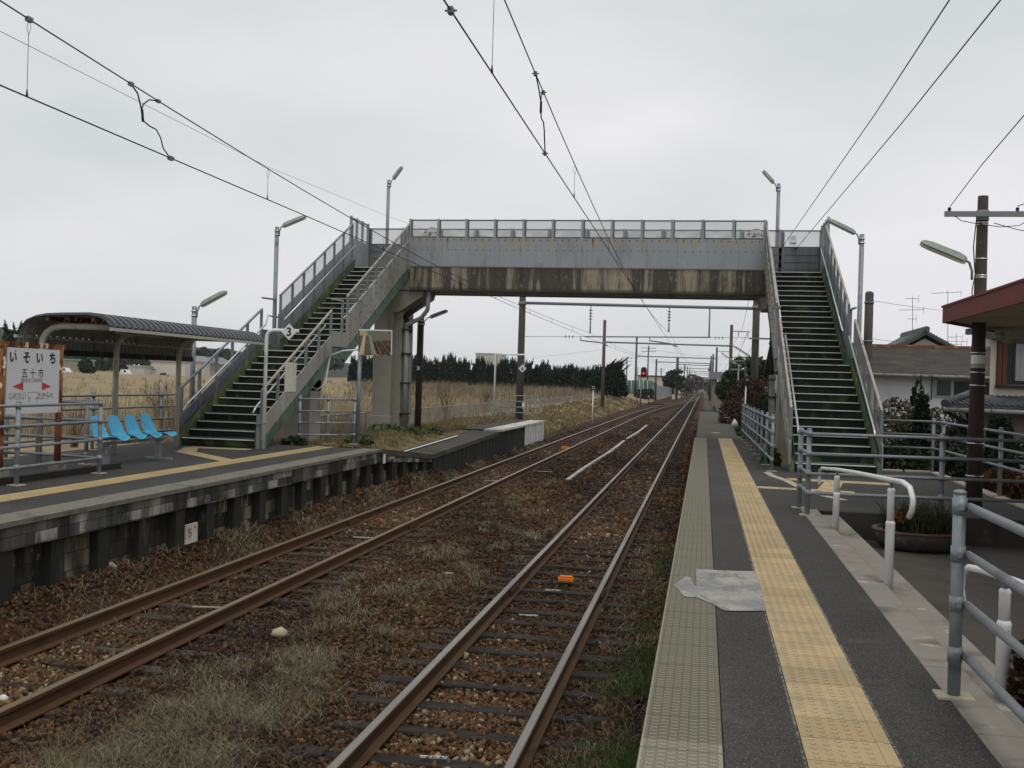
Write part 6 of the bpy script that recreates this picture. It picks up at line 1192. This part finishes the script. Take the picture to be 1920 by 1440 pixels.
# green screen fence and grey panel fence far left of the line
gf = thing('screen_fence', 'tall pale green sports ground fence beyond the signal', 'fence', (-12, 150, .5)); a_, b_ = at3(1150,731,150), at3(1226,737,165)
q = MB(); A_, B_ = at3(1152,713,152), at3(1214,713,160); q.prism([(A_.x,A_.y,.9),(B_.x,B_.y,.9),(B_.x,B_.y,B_.z),(A_.x,A_.y,A_.z)], (0,.06,0)); C_ = at3(1226,716,178); q.prism([(B_.x,B_.y,.9),(C_.x,C_.y,.9),(C_.x,C_.y,C_.z),(B_.x,B_.y,B_.z)], (.06,0,0)); q.build('panel', wm('green_net', (.10,.21,.155), [((.06,.13,.10),.5,.5,.6,(1,1,.1))], .8), gf)
q = MB()
for k in range(9): p_ = A_.lerp(B_, k/8); q.tube([(p_.x,p_.y-.06,.8),(p_.x,p_.y-.06,A_.z+.1)], .05, 6)
q.build('post', m_white, gf)
pf = thing('panel_fence', 'grey corrugated panel fence beyond the green screen', 'fence', (-9, 170, .5)); A_, B_ = at3(1222,724,168), at3(1262,728,205); q = MB(); q.prism([(A_.x,A_.y,.5),(B_.x,B_.y,.4),(B_.x,B_.y,B_.z+.1),(A_.x,A_.y,A_.z+.2)], (.06,0,0)); q.build('panel', wm('grey_panel', (.26,.27,.29), [((.18,.19,.2),2,.5,.6,(1,1,0))], .7), pf)
bf = thing('hedge', 'low dark hedge under the green screen fence', 'hedge', (-10,158,.5)); A_, B_ = at3(1192,735,150), at3(1225,737,165); n = 900; t_ = RNG.uniform(0,1,n); P_ = np.stack([A_.x+(B_.x-A_.x)*t_, A_.y+(B_.y-A_.y)*t_-.8, RNG.uniform(.4,1.7,n)],1); V, F = leafcloud(P_, RNG.uniform(.2,.4,n)); npmesh('foliage', V, F, m_far, bf, np.repeat(RNG.uniform(0,1,n),4))
cr = thing('house', 'far cream building behind the conifer clump left of the line', 'house', (-9,230,.5)); a_ = at3(1222,706,230); q = MB(); q.box(a_.x-3, 230, .3, a_.x+3, 238, a_.z); q.build('wall', m_wallc, cr); q = MB(); q.box(a_.x-3.2, 229.8, a_.z, a_.x+3.2, 238.2, a_.z+.25); q.build('roof', m_slate, cr)
# level crossing
q = MB(); q.box(-14, 226, -.05, 8, 229.5, -.012); tag(q.build('crossing_road', m_asph), kind='structure'); q = MB(); q.box(-2.7, 226.6, -.01, -.8, 228.6, .02); tag(q.build('crossing_deck', m_kerby), kind='structure')
def xing(lab, x, y):
    o = thing('crossing_post', lab, 'crossing post', (x,y,0)); q = MB()
    for k in range(9): q.tube([(x,y,k*.38),(x,y,(k+1)*.38)], .10, 8, k % 2)
    q.build('post', [m_trail, m_black], o); q = MB(); q.beam((x-.5,y,3.0),(x+.5,y,3.6),.04,.14,up=(0,1,0)); q.beam((x-.5,y,3.6),(x+.5,y,3.0),.04,.14,up=(0,1,0)); q.build('cross_sign', m_trail, o)
xing('yellow and black level crossing post left of the line', -4.2, 224); xing('yellow and black level crossing post right of the line', 1.6, 225)
for lab, x_, y_, Y in (('small white relay box by the far crossing on the right', 1348, 755, 150), ('white cabinet left of the line by the level crossing', 1263, 740, 190), ('pale cabinet beside the far crossing post', 1273, 741, 205)):
    a_ = at3(x_, y_, Y); o = thing('trackside_cabinet', lab, 'cabinet', (a_.x, Y, 0)); q = MB(); q.box(a_.x-.28, Y, 0, a_.x+.28, Y+.5, a_.z+.1); q.build('body', m_dirtywhite, o, bevel=.02); q = MB(); q.box(a_.x-.34, Y-.06, a_.z+.102, a_.x+.34, Y+.55, a_.z+.16); q.build('lid', m_galvd, o)
q = MB()
for i in range(7): q.tube([(1.2+i*.5,140,.2),(1.2+i*.5,140,1.15)], .03, 6)
for z in (.5,.8,1.1): q.tube([(1.2,140,z),(4.2,140,z)], .025, 6)
fgo = thing('pipe_fence', 'far low pipe barrier closing the end of the right platform path', 'fence', (1.2,140,.2)); q.build('frame', m_galv, fgo)
# distant utility poles
for i, (x_, yt, Y, L) in enumerate(((1176,669,210,1.0),(1216,650,190,1.3),(1165,700,260,.9),(1159,684,250,.9),(1240,690,240,.8),(1400,670,75,1.1),(1404,665,110,1.0),(1387,666,125,.8))):
    a_ = at3(x_, yt, Y); o = thing('utility_pole', 'thin far utility pole with a crossarm near the vanishing point', 'utility pole', (a_.x, Y, .3), 'far utility poles'); q = MB(); q.tube([(a_.x,Y,.1),(a_.x,Y,a_.z)], [.15,.1], 8); q.build('pole', m_concpole, o); q = MB()
    for dz in (.3, .9): q.box(a_.x-L, Y-.08, a_.z-dz, a_.x+L, Y-.02, a_.z-dz+.1)
    q.build('crossarm', m_galvd, o)
for i, (xa, ya, xb, yb__) in enumerate(((1135,688,1176,671),(1000,700,1176,673),(760,690,1135,655),(560,690,1135,690),(1176,672,1216,655),(1216,655,1400,672))):
    cable('overhead_cable', 'faint far wire strung between the distant poles', [tuple(at3(xa,ya,200)), tuple(at3(xb,yb__,200))], .018, .3, m_cablef, 'faint far wires')
# far left buildings beyond the field
def fbox(lab, xl, xr, yt, yb__, Y, wc, roof, gab=False):
    a_, b_ = at3(xl, yt, Y), at3(xr, yb__, Y); o = thing('building', lab, 'building', (a_.x, Y, 1.2)); zt = a_.z
    q = MB(); q.box(a_.x, Y, .8, b_.x, Y+8, zt); q.build('wall', wm('w_'+lab[:9], wc, [((wc[0]*.7,wc[1]*.7,wc[2]*.7),.4,.5,.7)], rough=.9), o)
    q = MB()
    if gab: cx_ = (a_.x+b_.x)/2; q.prism([(a_.x-.6,Y-.5,zt-.1),(b_.x+.6,Y-.5,zt-.1),(cx_,Y-.5,zt+gab)], (0,9,0))
    else: q.box(a_.x-.2, Y-.2, zt, b_.x+.2, Y+8.2, zt+.25)
    q.build('roof', wm('r_'+lab[:9], roof, rough=.8), o); return o, a_, b_
o, a_, b_ = fbox('flat cream building beyond the field, seen between the shelter posts', 283, 345, 678, 702, 185, (.55,.53,.47), (.30,.27,.25)); q = MB(); q.box(a_.x+2.0, 184.9, 1.1, a_.x+3.2, 184.98, 1.9); q.build('window', m_glassd, o); q = MB(); q.box(a_.x+.5, 184.9, 2.4, a_.x+.9, 184.98, 2.6); q.build('window', m_glassd, o)
o, a_, b_ = fbox('low cream annex with two white vents left of the flat building', 240, 270, 687, 700, 182, (.48,.47,.42), (.36,.35,.32)); q = MB(); q.tube([(a_.x+.7,183,2.2),(a_.x+.7,183,3.4)], .12, 8); q.tube([(a_.x+1.6,183,2.2),(a_.x+1.6,183,3.4)], .12, 8); q.build('vent', m_white, o)
fbox('hip roofed house with a white gable beyond the field by the lamp post', 362, 410, 681, 690, 230, (.30,.29,.27), (.20,.20,.21), 1.6); fbox('grey roofed house just right of the flat cream building', 336, 362, 676, 690, 215, (.52,.51,.48), (.25,.25,.26), 1.2); fbox('dim far house seen through the left stair rail', 430, 462, 684, 694, 260, (.40,.39,.37), (.15,.14,.14), 1.4); fbox('green roofed shed beyond the field next to the station sign', 118, 134, 675, 690, 190, (.32,.28,.24), (.12,.40,.32)); fbox('long pale building far beyond the cypress row', 892, 940, 663, 690, 330, (.45,.45,.44), (.38,.38,.37))
for lab, x_, y_ in (('white van parked beyond the field left of the cream annex', 233, 697), ('white car half hidden behind the station sign', 119, 692)):
    a_ = at3(x_, y_, 180); o = thing('parked_vehicle', lab, 'vehicle', (a_.x,180,1.2)); q = MB(); q.prism([(a_.x-.8,180,1.25),(a_.x+.9,180,1.25),(a_.x+.9,180,1.7),(a_.x+.5,180,1.85),(a_.x+.25,180,2.3),(a_.x-.7,180,2.35),(a_.x-.8,180,2.2)], (0,1.6,0)); q.build('body', m_white, o, bevel=.05); q = MB(); q.prism([(a_.x+.45,179.98,1.85),(a_.x+.22,179.98,2.25),(a_.x-.1,179.98,2.25),(a_.x-.1,179.98,1.85)], (0,.015,0)); q.build('side_window', m_glassd, o); q = MB()
    for dx in (-.5,.6): q.tube([(a_.x+dx,179.95,1.25),(a_.x+dx,180.1,1.25)], .22, 12)
    q.build('wheel', m_black, o)
